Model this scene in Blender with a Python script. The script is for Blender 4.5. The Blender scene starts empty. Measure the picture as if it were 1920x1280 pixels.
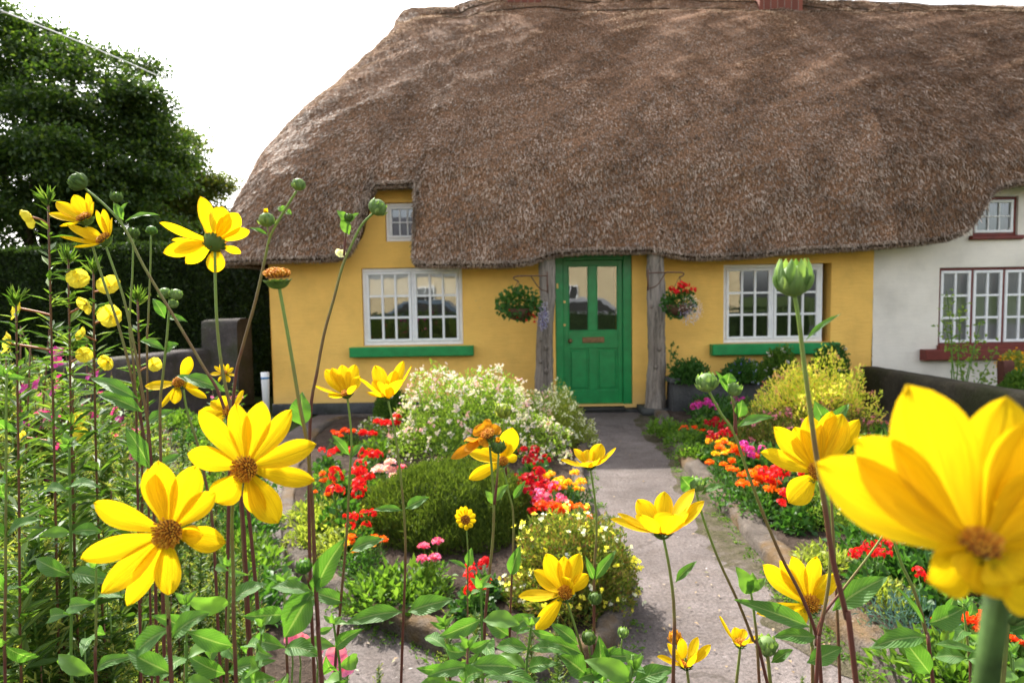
import bpy, math, random
import numpy as np
from mathutils import Matrix, Vector
R = math.radians
rng = np.random.default_rng(7)
random.seed(7)
SC = bpy.context.scene
COL = SC.collection

# ------------------------------------------------------------------ camera, sky, sun, exposure
FPX, PITCH, ROLL, CAMZ = 1229.0, R(3.7), R(0.9), 1.5
_F = Vector((0, math.cos(PITCH), -math.sin(PITCH)))
_R0 = Vector((1, 0, 0)); _U0 = _R0.cross(_F).normalized()
_U0 = Vector((0, math.sin(PITCH), math.cos(PITCH)))
_R = _R0 * math.cos(ROLL) - _U0 * math.sin(ROLL)
_U = _U0 * math.cos(ROLL) + _R0 * math.sin(ROLL)
cam_d = bpy.data.cameras.new('camera'); cam = bpy.data.objects.new('camera', cam_d); COL.objects.link(cam)
cam_d.sensor_width = 36.0; cam_d.lens = FPX / 1920 * 36
cam_d.clip_start = 0.02; cam_d.clip_end = 2000
cam_d.dof.use_dof = True; cam_d.dof.focus_distance = 0.95; cam_d.dof.aperture_fstop = 9
M4 = Matrix((_R, _U, -_F)).transposed().to_4x4(); M4.translation = (0, 0, CAMZ)
cam.matrix_world = M4
SC.camera = cam
SUN_EL, SUN_AZ = R(47), R(-32)      # azimuth from +Y (behind the house), negative = to the left
sd = Vector((math.sin(SUN_AZ) * math.cos(SUN_EL), math.cos(SUN_AZ) * math.cos(SUN_EL), math.sin(SUN_EL)))
W = bpy.data.worlds.new("World"); SC.world = W; W.use_nodes = True
wn, wl = W.node_tree.nodes, W.node_tree.links
bg = wn['Background']; bg.inputs['Strength'].default_value = 0.15
sky = wn.new('ShaderNodeTexSky'); sky.sky_type = 'NISHITA'; sky.sun_disc = False
sky.sun_elevation = SUN_EL; sky.sun_rotation = SUN_AZ
sky.dust_density = 3.5; sky.air_density = 1.0; sky.ozone_density = 1.0
hs = wn.new('ShaderNodeHueSaturation'); hs.inputs['Saturation'].default_value = 0.30; hs.inputs['Value'].default_value = 1.5
wl.new(sky.outputs[0], hs.inputs['Color']); wl.new(hs.outputs[0], bg.inputs['Color'])
sun_d = bpy.data.lights.new('sun', 'SUN'); sun_d.energy = 5.0; sun_d.angle = R(0.6); sun_d.color = (1.0, 0.95, 0.86)
sun = bpy.data.objects.new('sun', sun_d); COL.objects.link(sun)
sun.rotation_euler = sd.to_track_quat('Z', 'Y').to_euler(); sun.location = sd * 30
SC.view_settings.view_transform = 'Standard'; SC.view_settings.look = 'None'
SC.view_settings.gamma = 1.0; SC.view_settings.use_curve_mapping = False
SC.view_settings.exposure = 1.15
SC.render.engine = 'CYCLES'
SC.cycles.max_bounces = 8; SC.cycles.transparent_max_bounces = 12; SC.cycles.transmission_bounces = 5
SC.cycles.sample_clamp_indirect = 6; SC.cycles.use_denoising = True

# ------------------------------------------------------------------ pixel (of the 1920x1280 photograph) to world
def ray(px, py):
    return _F + _R * ((px - 960) / FPX) + _U * ((640 - py) / FPX)
def at(px, py, Y):
    d = ray(px, py); s = Y / d.y
    return Vector((0, 0, CAMZ)) + d * s
def gp(px, py, z=0.0):
    d = ray(px, py); s = (z - CAMZ) / d.z
    return Vector((0, 0, CAMZ)) + d * s

# ------------------------------------------------------------------ object helpers
def tag(o, label=None, cat=None, group=None, kind=None):
    if label: o['label'] = label
    if cat: o['category'] = cat
    if group: o['group'] = group
    if kind: o['kind'] = kind
    return o
def thing(name, label, cat, loc=(0, 0, 0), group=None, rz=0.0, sc=1.0):
    o = bpy.data.objects.new(name, None); COL.objects.link(o)
    o.location = loc; o.rotation_euler = (0, 0, rz); o.scale = (sc, sc, sc)
    o.empty_display_size = 0.1
    return tag(o, label, cat, group)
_world = {}
def wloc(o):
    return _world.get(o.name, Vector((0, 0, 0)))
class MB:
    """collects verts / faces / uvs; build() makes ONE mesh object. coordinates are world ones; the parent's origin is subtracted."""
    def __init__(s): s.v = []; s.f = []; s.uv = []; s.m = []; s.n = 0; s.has_uv = False
    def add(s, v, f, mi=0, uv=None):
        v = np.asarray(v, float).reshape(-1, 3); s.v.append(v)
        if isinstance(f, np.ndarray): fl = (f + s.n).tolist()
        else: fl = [[i + s.n for i in q] for q in f]
        s.f += fl; s.m += [mi] * len(fl); s.n += len(v)
        if uv is None: s.uv.append(np.zeros((len(v), 2)))
        else: s.uv.append(np.asarray(uv, float)); s.has_uv = True
        return s
    def box(s, x0, x1, y0, y1, z0, z1, mi=0):
        v = [(x0,y0,z0),(x1,y0,z0),(x1,y1,z0),(x0,y1,z0),(x0,y0,z1),(x1,y0,z1),(x1,y1,z1),(x0,y1,z1)]
        return s.add(v, [(0,3,2,1),(4,5,6,7),(0,1,5,4),(1,2,6,5),(2,3,7,6),(3,0,4,7)], mi)
    def bbox(s, x0, x1, y0, y1, z0, z1, b=.006, mi=0):
        """box with chamfered front (-y) edges"""
        v = [(x0,y0+b,z0),(x1,y0+b,z0),(x1,y1,z0),(x0,y1,z0),(x0,y0+b,z1),(x1,y0+b,z1),(x1,y1,z1),(x0,y1,z1),
             (x0+b,y0,z0+b),(x1-b,y0,z0+b),(x1-b,y0,z1-b),(x0+b,y0,z1-b)]
        return s.add(v, [(0,3,2,1),(4,5,6,7),(8,9,10,11),(0,1,9,8),(1,5,10,9),(5,4,11,10),(4,0,8,11),(1,2,6,5),(2,3,7,6),(3,0,4,7)], mi)
    def tube(s, pts, rad, k=7, mi=0, cap=True, smooth=True):
        p = np.array([list(q) for q in pts], float); n = len(p)
        if smooth and n > 2:
            out = []; 
            for i in range(n - 1):
                a = p[max(i-1, 0)]; b = p[i]; c = p[i+1]; d = p[min(i+2, n-1)]
                for t in (0, .25, .5, .75):
                    out.append(.5*((2*b)+(c-a)*t+(2*a-5*b+4*c-d)*t*t+(3*b-a-3*c+d)*t**3))
            out.append(p[-1]); 
            r0 = np.interp(np.linspace(0, 1, len(out)), np.linspace(0, 1, n), np.broadcast_to(np.asarray(rad, float), (n,)) if np.ndim(rad) else np.full(n, rad))
            p = np.array(out); rad = r0; n = len(p)
        rad = np.full(n, rad) if np.ndim(rad) == 0 else np.asarray(rad, float)
        if len(rad) != n: rad = np.interp(np.linspace(0,1,n), np.linspace(0,1,len(rad)), rad)
        t = np.gradient(p, axis=0); t /= np.linalg.norm(t, axis=1)[:, None] + 1e-12
        ref = np.array([0.31, 0.93, 0.17]) if abs(t[0] @ np.array([.31,.93,.17])) < .9 else np.array([1., 0, 0])
        V = []; U = []
        for i in range(n):
            a = np.cross(t[i], ref); a /= np.linalg.norm(a) + 1e-12; b = np.cross(t[i], a)
            for j in range(k):
                th = 2*math.pi*j/k
                V.append(p[i] + rad[i]*(a*math.cos(th) + b*math.sin(th))); U.append((j/k, i/max(n-1,1)))
        F = [(i*k+j, i*k+(j+1)%k, (i+1)*k+(j+1)%k, (i+1)*k+j) for i in range(n-1) for j in range(k)]
        if cap: F += [tuple(range(k))[::-1], tuple((n-1)*k+j for j in range(k))]
        return s.add(V, F, mi, U)
    def ball(s, c, r, sx=1, sy=1, sz=1, mi=0, nu=12, nv=8, jit=0.0):
        V = []; F = []
        for i in range(nv + 1):
            ph = math.pi*i/nv
            for j in range(nu):
                th = 2*math.pi*j/nu; q = r*(1 + jit*random.uniform(-1, 1))
                V.append((c[0]+q*sx*math.sin(ph)*math.cos(th), c[1]+q*sy*math.sin(ph)*math.sin(th), c[2]+q*sz*math.cos(ph)))
        for i in range(nv):
            for j in range(nu):
                F.append((i*nu+j, (i+1)*nu+j, (i+1)*nu+(j+1)%nu, i*nu+(j+1)%nu))
        return s.add(V, F, mi)
    def grid(s, P, mi=0, uv=None, wrap=False):
        P = np.asarray(P, float); a, b = P.shape[:2]
        idx = np.arange(a*b).reshape(a, b)
        q = np.stack([idx[:-1,:-1], idx[1:,:-1], idx[1:,1:], idx[:-1,1:]], -1).reshape(-1, 4)
        return s.add(P.reshape(-1,3), q, mi, None if uv is None else np.asarray(uv).reshape(-1,2))
    def mesh(s, name, mats, org=(0,0,0), smooth=True):
        me = bpy.data.meshes.new(name)
        V = np.concatenate(s.v) - np.array(list(org))
        me.from_pydata(V.tolist(), [], s.f)
        if not isinstance(mats, (list, tuple)): mats = [mats]
        for m in mats: me.materials.append(m)
        if len(mats) > 1: me.polygons.foreach_set('material_index', s.m)
        if s.has_uv:
            li = np.empty(len(me.loops), int); me.loops.foreach_get('vertex_index', li)
            UVc = np.concatenate(s.uv)[li]; ul = me.uv_layers.new(name='UVMap'); ul.data.foreach_set('uv', UVc.ravel())
        if smooth: me.polygons.foreach_set('use_smooth', [True]*len(me.polygons))
        me.update(); return me
    def build(s, name, mats, parent=None, smooth=True, org=None):
        if org is None: org = wloc(parent) if parent is not None else (0,0,0)
        me = s.mesh(name, mats, org, smooth)
        o = bpy.data.objects.new(name, me); COL.objects.link(o)
        if parent is not None:
            o.parent = parent; _world[o.name] = Vector(org)
        else: o.location = org; _world[o.name] = Vector(org)
        return o
def wthing(name, label, cat, loc, group=None):
    o = thing(name, label, cat, loc, group); _world[o.name] = Vector(loc); return o
def top(name, mb, mats, label, cat, group=None, org=(0,0,0), smooth=True):
    return tag(mb.build(name, mats, None, smooth, org), label, cat, group)
def struct(name, mb, mats, smooth=True):
    return tag(mb.build(name, mats, None, smooth), kind='structure')
def copy_tree(o, parent=None):
    c = o.copy(); COL.objects.link(c)
    if parent is not None: c.parent = parent
    for ch in list(o.children): copy_tree(ch, c)
    return c

# ------------------------------------------------------------------ materials
class NT:
    def __init__(s, name):
        s.mat = bpy.data.materials.new(name); s.mat.use_nodes = True
        s.n = s.mat.node_tree.nodes; s.l = s.mat.node_tree.links
        s.out = s.n['Material Output']; s.b = s.n['Principled BSDF']
    def N(s, t, **kw):
        n = s.n.new(t)
        for k, v in kw.items():
            if k in n.inputs.keys(): n.inputs[k].default_value = v
            else: setattr(n, k, v)
        return n
    def L(s, a, b): s.l.new(a, b)
    def coord(s, kind='Object', scale=(1,1,1)):
        tc = s.N('ShaderNodeTexCoord'); mp = s.N('ShaderNodeMapping'); mp.inputs['Scale'].default_value = scale
        s.L(tc.outputs[kind], mp.inputs['Vector']); return mp.outputs[0]
    def noise(s, vec, scale, detail=4, rough=.6, dist=0.0):
        n = s.N('ShaderNodeTexNoise'); n.inputs['Scale'].default_value = scale; n.inputs['Detail'].default_value = detail
        n.inputs['Roughness'].default_value = rough; n.inputs['Distortion'].default_value = dist
        s.L(vec, n.inputs['Vector']); return n.outputs['Fac']
    def ramp(s, fac, stops):
        r = s.N('ShaderNodeValToRGB'); e = r.color_ramp.elements
        while len(e) < len(stops): e.new(.5)
        for i, (p, c) in enumerate(stops):
            e[i].position = p; e[i].color = (*c, 1) if len(c) == 3 else c
        s.L(fac, r.inputs[0]); return r.outputs[0]
    def mix(s, f, a, b, mode='MIX'):
        m = s.N('ShaderNodeMix'); m.data_type = 'RGBA'; m.blend_type = mode
        for sock, v in ((m.inputs[0], f), (m.inputs[6], a), (m.inputs[7], b)):
            if isinstance(v, (int, float)): sock.default_value = v
            elif isinstance(v, tuple): sock.default_value = (*v, 1)
            else: s.L(v, sock)
        return m.outputs[2]
    def bump(s, h, strength=.5, dist=.01, nrm=None):
        b = s.N('ShaderNodeBump'); b.inputs['Strength'].default_value = strength; b.inputs['Distance'].default_value = dist
        s.L(h, b.inputs['Height'])
        if nrm is not None: s.L(nrm, b.inputs['Normal'])
        s.L(b.outputs[0], s.b.inputs['Normal']); return b.outputs[0]
    def math(s, op, a, b=0.5):
        m = s.N('ShaderNodeMath'); m.operation = op
        for sock, v in ((m.inputs[0], a), (m.inputs[1], b)):
            if isinstance(v, (int, float)): sock.default_value = v
            else: s.L(v, sock)
        return m.outputs[0]
    def col(s, c, rough=.7, spec=.3):
        if isinstance(c, tuple): s.b.inputs['Base Color'].default_value = (*c, 1)
        else: s.L(c, s.b.inputs['Base Color'])
        s.b.inputs['Roughness'].default_value = rough; s.b.inputs['Specular IOR Level'].default_value = spec
        return s
def plain(name, c, rough=.6, spec=.3, var=.15, vs=30, bmp=0.0, metal=0.0):
    t = NT(name); v = t.coord(); n = t.noise(v, vs)
    dark = tuple(x*(1-var) for x in c); lite = tuple(min(1, x*(1+var)) for x in c)
    t.col(t.ramp(n, [(.3, dark), (.7, lite)]), rough, spec); t.b.inputs['Metallic'].default_value = metal
    if bmp: t.bump(n, .5, bmp)
    return t.mat
def leafy(name, cols, trans=.4, rough=.5, spec=.35, tcol=None, vein=False, patch=0.0):
    """foliage / petals: every leaf has its own tone; light also passes through"""
    t = NT(name); g = t.N('ShaderNodeNewGeometry')
    n = len(cols); c = t.ramp(g.outputs['Random Per Island'], [(i/(max(n-1,1)), cc) for i, cc in enumerate(cols)])
    if patch:
        v = t.coord(); c = t.mix(patch, c, t.ramp(t.noise(v, 2.2), [(.35, (.35,.35,.35)), (.65, (1,1,1))]), 'MULTIPLY')
    if vein:
        uv = t.N('ShaderNodeTexCoord'); sx = t.N('ShaderNodeSeparateXYZ'); t.L(uv.outputs['UV'], sx.inputs[0])
        a = t.math('ABSOLUTE', t.math('SUBTRACT', sx.outputs[0], .5))
        s_ = t.math('SINE', t.math('MULTIPLY', t.math('SUBTRACT', sx.outputs[1], t.math('MULTIPLY', a, .55)), 75.0))
        mid = t.math('LESS_THAN', a, .035)
        c = t.mix(t.math('MULTIPLY', mid, .45), c, (.32, .42, .16))
        c = t.mix(t.math('MULTIPLY', t.math('GREATER_THAN', s_, .93), .16), c, (.3, .4, .15))
        nn = t.noise(t.coord('UV', (9, 26, 1)), 1.0, 3)
        t.bump(t.math('ADD', t.math('MULTIPLY', s_, .5), nn), .35, .0016)
    t.col(c, rough, spec)
    tr = t.N('ShaderNodeBsdfTranslucent')
    if tcol: tm = t.mix(.6, c, tcol)
    else: tm = t.mix(1.0, c, (1.6, 1.6, .7) if 'straw' not in name else (1.3,1.25,1.15), 'MULTIPLY')
    t.L(tm, tr.inputs['Color'])
    ms = t.N('ShaderNodeMixShader'); ms.inputs[0].default_value = trans
    t.L(t.b.outputs[0], ms.inputs[1]); t.L(tr.outputs[0], ms.inputs[2]); t.L(ms.outputs[0], t.out.inputs['Surface'])
    return t.mat
def petalmat(name, c1, c2, trans=.5, streak=.35):
    t = NT(name); uv = t.coord('UV', (1, 1, 1)); g = t.N('ShaderNodeNewGeometry')
    st = t.noise(t.coord('UV', (22, 1.3, 1)), 1.0, 3, .6)
    c = t.ramp(g.outputs['Random Per Island'], [(0, c1), (1, c2)])
    c = t.mix(streak, c, t.ramp(st, [(.4, tuple(x*.72 for x in c2)), (.62, c1)]))
    t.col(c, .7, .15); t.bump(st, .8, .0016)
    tr = t.N('ShaderNodeBsdfTranslucent'); t.L(c, tr.inputs['Color'])
    ms = t.N('ShaderNodeMixShader'); ms.inputs[0].default_value = trans
    t.L(t.b.outputs[0], ms.inputs[1]); t.L(tr.outputs[0], ms.inputs[2]); t.L(ms.outputs[0], t.out.inputs['Surface'])
    return t.mat
def stucco(name, c, dirt=(.5,.4,.25), lines=True):
    t = NT(name); v = t.coord()
    big = t.noise(v, 1.1, 5, .6); fine = t.noise(v, 70, 3); mid = t.noise(t.coord('Object', (1.6, 1.6, 9)), 3.2, 5, .65)
    base = t.ramp(big, [(.3, tuple(x*.78 for x in c)), (.52, c), (.75, tuple(min(1, x*1.1) for x in c))])
    base = t.mix(t.math('MULTIPLY', t.ramp(mid, [(.5, (0,0,0)), (.8, (1,1,1))]), .25), base, tuple(x*.78 for x in c))
    sp = t.noise(v, 14, 2); base = t.mix(t.math('MULTIPLY', t.ramp(sp, [(.74, (0,0,0)), (.78, (1,1,1))]), .5), base, dirt)
    sep = t.N('ShaderNodeSeparateXYZ'); t.L(t.n['Texture Coordinate'].outputs['Object'] if 'Texture Coordinate' in t.n else v, sep.inputs[0])
    low = t.math('ADD', t.ramp(sep.outputs[2], [(.0, (1,1,1)), (.38, (0,0,0))]), 0.0)
    base = t.mix(t.math('MULTIPLY', t.math('MULTIPLY', low, big), .7), base, dirt)
    t.col(base, .85, .15)
    h = t.math('ADD', t.math('MULTIPLY', mid, .55 if lines else .3), t.math('MULTIPLY', fine, .22))
    t.bump(h, .7, .018); return t.mat
MAT = {}
MAT['yellow_wall'] = stucco('yellow_render', (.90, .545, .135))
MAT['cream_wall'] = stucco('cream_render', (.80, .74, .65), (.5,.46,.4), False)
MAT['white_paint'] = plain('white_paint', (.80,.80,.80), .45, .4, .06, 12)
MAT['green_paint'] = plain('green_paint', (.008,.235,.06), .35, .5, .18, 8)
MAT['red_paint'] = plain('red_brown_paint', (.15,.022,.014), .45, .4, .2, 10)
MAT['dark'] = plain('dark_interior', (.045,.045,.042), .9, .1)
MAT['brass'] = plain('brass', (.55,.40,.16), .35, .5, .2, 20, 0, .9)
MAT['dull_brass'] = plain('dull_brass', (.22,.13,.06), .5, .5, .3, 40, .001, .6)
MAT['iron'] = plain('wrought_iron', (.10,.05,.03), .6, .4, .3, 60)
MAT['brick'] = None
def brick_mat():
    t = NT('brick'); v = t.coord('Object', (1,1,1)); b = t.N('ShaderNodeTexBrick'); t.L(v, b.inputs['Vector'])
    b.inputs['Scale'].default_value = 4.5; b.inputs['Color1'].default_value = (.23,.075,.05,1); b.inputs['Color2'].default_value = (.15,.05,.035,1)
    b.inputs['Mortar'].default_value = (.25,.2,.17,1); t.col(b.outputs['Color'], .85, .2); t.bump(b.outputs['Fac'], .6, -.01); return t.mat
MAT['brick'] = brick_mat()
def glass_mat():
    t = NT('window_glass'); g = t.N('ShaderNodeBsdfGlossy'); g.inputs['Roughness'].default_value = .015
    nn = t.noise(t.coord(), 3.5, 2); bb = t.N('ShaderNodeBump'); bb.inputs['Strength'].default_value = .08; bb.inputs['Distance'].default_value = .006
    t.L(nn, bb.inputs['Height']); t.L(bb.outputs[0], g.inputs['Normal'])
    g.inputs['Color'].default_value = (.9,.93,.95,1)
    tr = t.N('ShaderNodeBsdfTransparent'); tr.inputs['Color'].default_value = (.9,.92,.92,1)
    fr = t.N('ShaderNodeFresnel'); fr.inputs['IOR'].default_value = 1.5
    f = t.math('ADD', t.math('MULTIPLY', fr.outputs[0], 1.2), .11)
    ms = t.N('ShaderNodeMixShader'); t.L(f, ms.inputs[0]); t.L(tr.outputs[0], ms.inputs[1]); t.L(g.outputs[0], ms.inputs[2])
    t.L(ms.outputs[0], t.out.inputs['Surface']); return t.mat
MAT['glass'] = glass_mat()
def thatch_mat(name='thatch', tint=(1,1,1), rough=1.0):
    t = NT(name); uv = t.coord('UV', (70, 26, 1)); n1 = t.noise(uv, 1.0, 5, .7, .4)
    n2 = t.noise(t.coord('Object'), .55, 4, .6); n3 = t.noise(t.coord('UV', (30, 26, 1)), 1.0, 3, .7)
    c = t.ramp(n1, [(.30, (.035,.022,.014)), (.5, (.125,.083,.055)), (.72, (.34,.26,.20))])
    c = t.mix(.65, c, t.ramp(n3, [(.35, (.35,.33,.30)), (.65, (1.0,1.0,1.0))]), 'MULTIPLY')
    c = t.mix(.55, c, t.ramp(n2, [(.35, (.62,.56,.5)), (.65, (1,1,1))]), 'MULTIPLY')
    c = t.mix(1.0, c, tint, 'MULTIPLY')
    t.col(c, .85, .15); h = t.math('ADD', n1, t.math('MULTIPLY', n3, .9)); t.bump(h, 1.0, .05*rough); return t.mat
MAT['thatch'] = thatch_mat(tint=(3.0,2.4,2.0)); MAT['thatch_old'] = thatch_mat('thatch_weathered', (2.35,1.85,1.5), 1.2)
MAT['straw'] = leafy('straw', [(.075,.045,.027),(.21,.137,.088),(.41,.295,.21),(.65,.51,.40),(.88,.76,.66)], .30, .6, .15, patch=.75)
MAT['straw_old'] = leafy('straw_weathered', [(.06,.037,.022),(.17,.11,.07),(.33,.235,.165),(.54,.41,.315),(.82,.68,.57)], .30, .6, .15, patch=.8)
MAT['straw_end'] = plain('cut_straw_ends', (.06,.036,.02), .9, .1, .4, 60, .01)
def bark_mat(name, c, sc=(14,14,1.6)):
    t = NT(name); n = t.noise(t.coord('Object', sc), 1.6, 6, .7, 1.2); k = t.noise(t.coord('Object', (1,1,.5)), 3.2, 2)
    cc = t.ramp(n, [(.32, tuple(x*.28 for x in c)), (.5, c), (.75, tuple(min(1,x*1.5) for x in c))])
    cc = t.mix(.5, cc, t.ramp(k, [(.4,(.6,.55,.5)),(.6,(1,1,1))]), 'MULTIPLY')
    t.col(cc, .85, .2); t.bump(n, .9, .02); return t.mat
MAT['post'] = bark_mat('weathered_trunk', (.27,.235,.20))
MAT['bark'] = bark_mat('tree_bark', (.09,.07,.05))
MAT['beam'] = bark_mat('old_beam', (.13,.12,.085), (1.6, 14, 14))
def stone_mat(name, c, moss=(.05,.06,.02), mossy=.5, scale=1.0):
    t = NT(name); v = t.coord(); a = t.noise(v, 3*scale, 6, .65); b = t.noise(v, 38*scale, 4, .7); m = t.noise(v, 1.4*scale, 4, .7)
    w = t.N('ShaderNodeTexVoronoi'); w.inputs['Scale'].default_value = 9*scale; t.L(v, w.inputs['Vector'])
    cc = t.ramp(a, [(.3, tuple(x*.5 for x in c)), (.6, c), (.8, tuple(min(1,x*1.4) for x in c))])
    cc = t.mix(.5, cc, t.ramp(b, [(.35,(.45,.45,.45)),(.65,(1,1,1))]), 'MULTIPLY')
    cc = t.mix(t.math('MULTIPLY', t.ramp(m, [(.48,(0,0,0)),(.6,(1,1,1))]), mossy), cc, moss)
    li = t.ramp(t.noise(v, 11*scale, 3, .8), [(.66,(0,0,0)),(.72,(1,1,1))])
    cc = t.mix(t.math('MULTIPLY', li, .45), cc, tuple(min(1, x*2.4) for x in c))
    t.col(cc, .9, .15); t.bump(t.math('ADD', a, t.math('MULTIPLY', b, .35)), .9, .035); return t.mat
MAT['stone'] = stone_mat('old_stone', (.115,.10,.095))
MAT['kerb'] = stone_mat('mossy_kerb', (.145,.12,.10), (.12,.065,.014), .6, 1.6)
MAT['darkwall'] = stone_mat('dark_garden_wall', (.075,.065,.045), (.03,.035,.012), .7)
MAT['trough'] = stone_mat('grey_trough', (.10,.10,.10), (.03,.04,.02), .4)
def path_mat():
    t = NT('worn_concrete'); v = t.coord(); a = t.noise(v, 1.3, 6, .6); b = t.noise(v, 60, 5, .75); d = t.noise(v, 7, 5, .7)
    cc = t.ramp(a, [(.3, (.105,.088,.082)), (.55, (.165,.14,.132)), (.8, (.235,.20,.19))])
    cc = t.mix(.75, cc, t.ramp(b, [(.34,(.42,.40,.38)),(.5,(.9,.9,.9)),(.66,(1.35,1.3,1.3))]), 'MULTIPLY')
    cc = t.mix(.5, cc, t.ramp(d, [(.38,(.6,.56,.5)),(.6,(1,1,1))]), 'MULTIPLY')
    vo = t.N('ShaderNodeTexVoronoi'); vo.feature = 'DISTANCE_TO_EDGE'; vo.inputs['Scale'].default_value = .9
    vd = t.N('ShaderNodeVectorMath'); vd.operation = 'ADD'; t.L(v, vd.inputs[0])
    nz = t.N('ShaderNodeTexNoise'); nz.inputs['Scale'].default_value = 2.5; nz.inputs['Detail'].default_value = 5; t.L(v, nz.inputs['Vector']); 
    t.L(nz.outputs['Color'], vd.inputs[1]); t.L(vd.outputs[0], vo.inputs['Vector'])
    cr = t.ramp(vo.outputs['Distance'], [(.0,(1,1,1)),(.012,(0,0,0))])
    cc = t.mix(t.math('MULTIPLY', cr, .65), cc, (.05,.04,.03))
    pe = t.ramp(t.noise(v, 26, 2), [(.735,(0,0,0)),(.75,(1,1,1))]); cc = t.mix(t.math('MULTIPLY', pe, .6), cc, (.5,.47,.45))
    t.col(cc, .88, .2); t.bump(t.math('ADD', b, t.math('MULTIPLY', d, 1.4)), .8, .012); return t.mat
MAT['path'] = path_mat()
def soil_mat():
    t = NT('soil'); v = t.coord(); a = t.noise(v, 9, 6, .7); b = t.noise(v, 50, 4, .8)
    cc = t.ramp(a, [(.3, (.045,.03,.022)), (.6, (.11,.08,.062)), (.8, (.17,.13,.105))])
    cc = t.mix(.7, cc, t.ramp(b, [(.35,(.35,.35,.35)),(.65,(1.3,1.3,1.3))]), 'MULTIPLY')
    t.col(cc, .95, .1); t.bump(t.math('ADD', a, b), 1.0, .04); return t.mat
MAT['soil'] = soil_mat()
def turf_mat():
    t = NT('turf'); v = t.coord(); a = t.noise(v, 3, 6, .7); b = t.noise(v, 60, 4, .8)
    cc = t.ramp(a, [(.3, (.03,.05,.012)), (.7, (.07,.10,.025))]); t.col(cc, .95, .1); t.bump(b, 1.0, .05); return t.mat
MAT['turf'] = turf_mat()

# ------------------------------------------------------------------ generic shapes
def unit(a): return a / (np.linalg.norm(a, axis=-1, keepdims=True) + 1e-9)
def leaf_cards(mb, pos, dr, up, Ln, Wd, mi=0, fold=.25, mid=.45):
    """many folded pointed leaves: 4 verts, 2 tris each"""
    pos = np.asarray(pos, float); n = len(pos)
    dr = unit(np.asarray(dr, float)); sd_ = unit(np.cross(dr, up)); nr = np.cross(sd_, dr)
    Ln = np.broadcast_to(Ln, (n,))[:, None]; Wd = np.broadcast_to(Wd, (n,))[:, None]
    a = pos; t = pos + dr*Ln + nr*Ln*-.08
    l = pos + dr*Ln*mid + sd_*Wd*.5 + nr*Wd*fold; r = pos + dr*Ln*mid - sd_*Wd*.5 + nr*Wd*fold
    V = np.stack([a, l, t, r], 1).reshape(-1, 3); i = np.arange(n)*4
    F = np.concatenate([np.stack([i, i+1, i+2], 1), np.stack([i, i+2, i+3], 1)])
    mb.add(V, F, mi)
def rdir(n, zlo=-1, zhi=1):
    z = rng.uniform(zlo, zhi, n); th = rng.uniform(0, 2*math.pi, n); r = np.sqrt(np.maximum(0, 1-z*z))
    return np.stack([r*np.cos(th), r*np.sin(th), z], 1)
def lump(P, amp=1.0, f=1.0, seed=0):
    g = np.random.default_rng(seed); o = np.zeros(len(P))
    for k in range(7):
        w = g.normal(size=3)*f*(1+.6*k); o += np.sin(P @ w + g.uniform(0, 6.28)) / (1+.5*k)
    return o*amp*.4
def mound(mb, c, rx, ry, h, n, L, Wd, mi=0, seed=0, bumpy=.18, upright=.4, shell=.35, core=True, lo=.0, mcore=None, pts=False, f=3.0):
    """dome of leaves around c (base centre)"""
    d = rdir(n, lo, 1); u = unit(d); q = 1 + bumpy*lump(u*1.0, 1.0, f, seed)
    rr = (1 - shell*rng.random(n)**1.6)*q
    P = u*np.array([rx, ry, h])*rr[:, None] + np.array(list(c))
    nd = unit(u*np.array([1/rx, 1/ry, 1/h]))
    dr = unit(nd*(1-upright) + np.array([0,0,1.])*upright + rng.normal(size=(n,3))*.45)
    up = unit(np.cross(dr, rng.normal(size=(n,3))))
    leaf_cards(mb, P, dr, up, L*rng.uniform(.6, 1.3, n), Wd*rng.uniform(.7, 1.3, n), mi)
    if core:
        nu, nv = 20, 9; V = []
        for i in range(nv+1):
            ph = (math.pi/2)*i/nv
            for j in range(nu):
                th = 2*math.pi*j/nu; V.append((math.sin(ph)*math.cos(th), math.sin(ph)*math.sin(th), math.cos(ph)))
        V = np.array(V); k = (1-shell*.9)*(1 + bumpy*lump(V, 1.0, f, seed))*.93
        V = V*np.array([rx, ry, h])*k[:, None] + np.array(list(c))
        F = [(i*nu+j, (i+1)*nu+j, (i+1)*nu+(j+1)%nu, i*nu+(j+1)%nu) for i in range(nv) for j in range(nu)]
        mb.add(V, F, mi if mcore is None else mcore)
    if pts: return P[rr > (1-shell*.25)*q], nd[rr > (1-shell*.25)*q]
# ================================================================== SETTING: ground, path, beds
YW = 8.7                                       # plane of the house front
def sheet(pts, z, name, mat, thick=0.0, rag=0.0):
    mb = MB(); n = len(pts); V = [(p[0], p[1], z) for p in pts]; F = [tuple(range(n))]
    mb.add(V, F); return struct(name, mb, mat, False)
mb = MB(); mb.add([(-400,-400,-.02),(400,-400,-.02),(400,900,-.02),(-400,900,-.02)], [(0,1,2,3)]); struct('ground', mb, MAT['turf'], False)
# paved path: one sheet in front of the house, down both sides of the island bed
g = np.linspace(0, 1, 60)
mb = MB(); xs = np.linspace(-2.6, 4.5, 72); ys = np.linspace(.3, 8.72, 90); X, Y = np.meshgrid(xs, ys, indexing='ij')
Z = .002 + .004*(lump(np.stack([X.ravel(), Y.ravel(), 0*X.ravel()], 1), 1, 1.3, 3).reshape(X.shape))
mb.grid(np.stack([X, Y, Z], -1)[:, ::-1]); struct('path', mb, MAT['path'])
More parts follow.
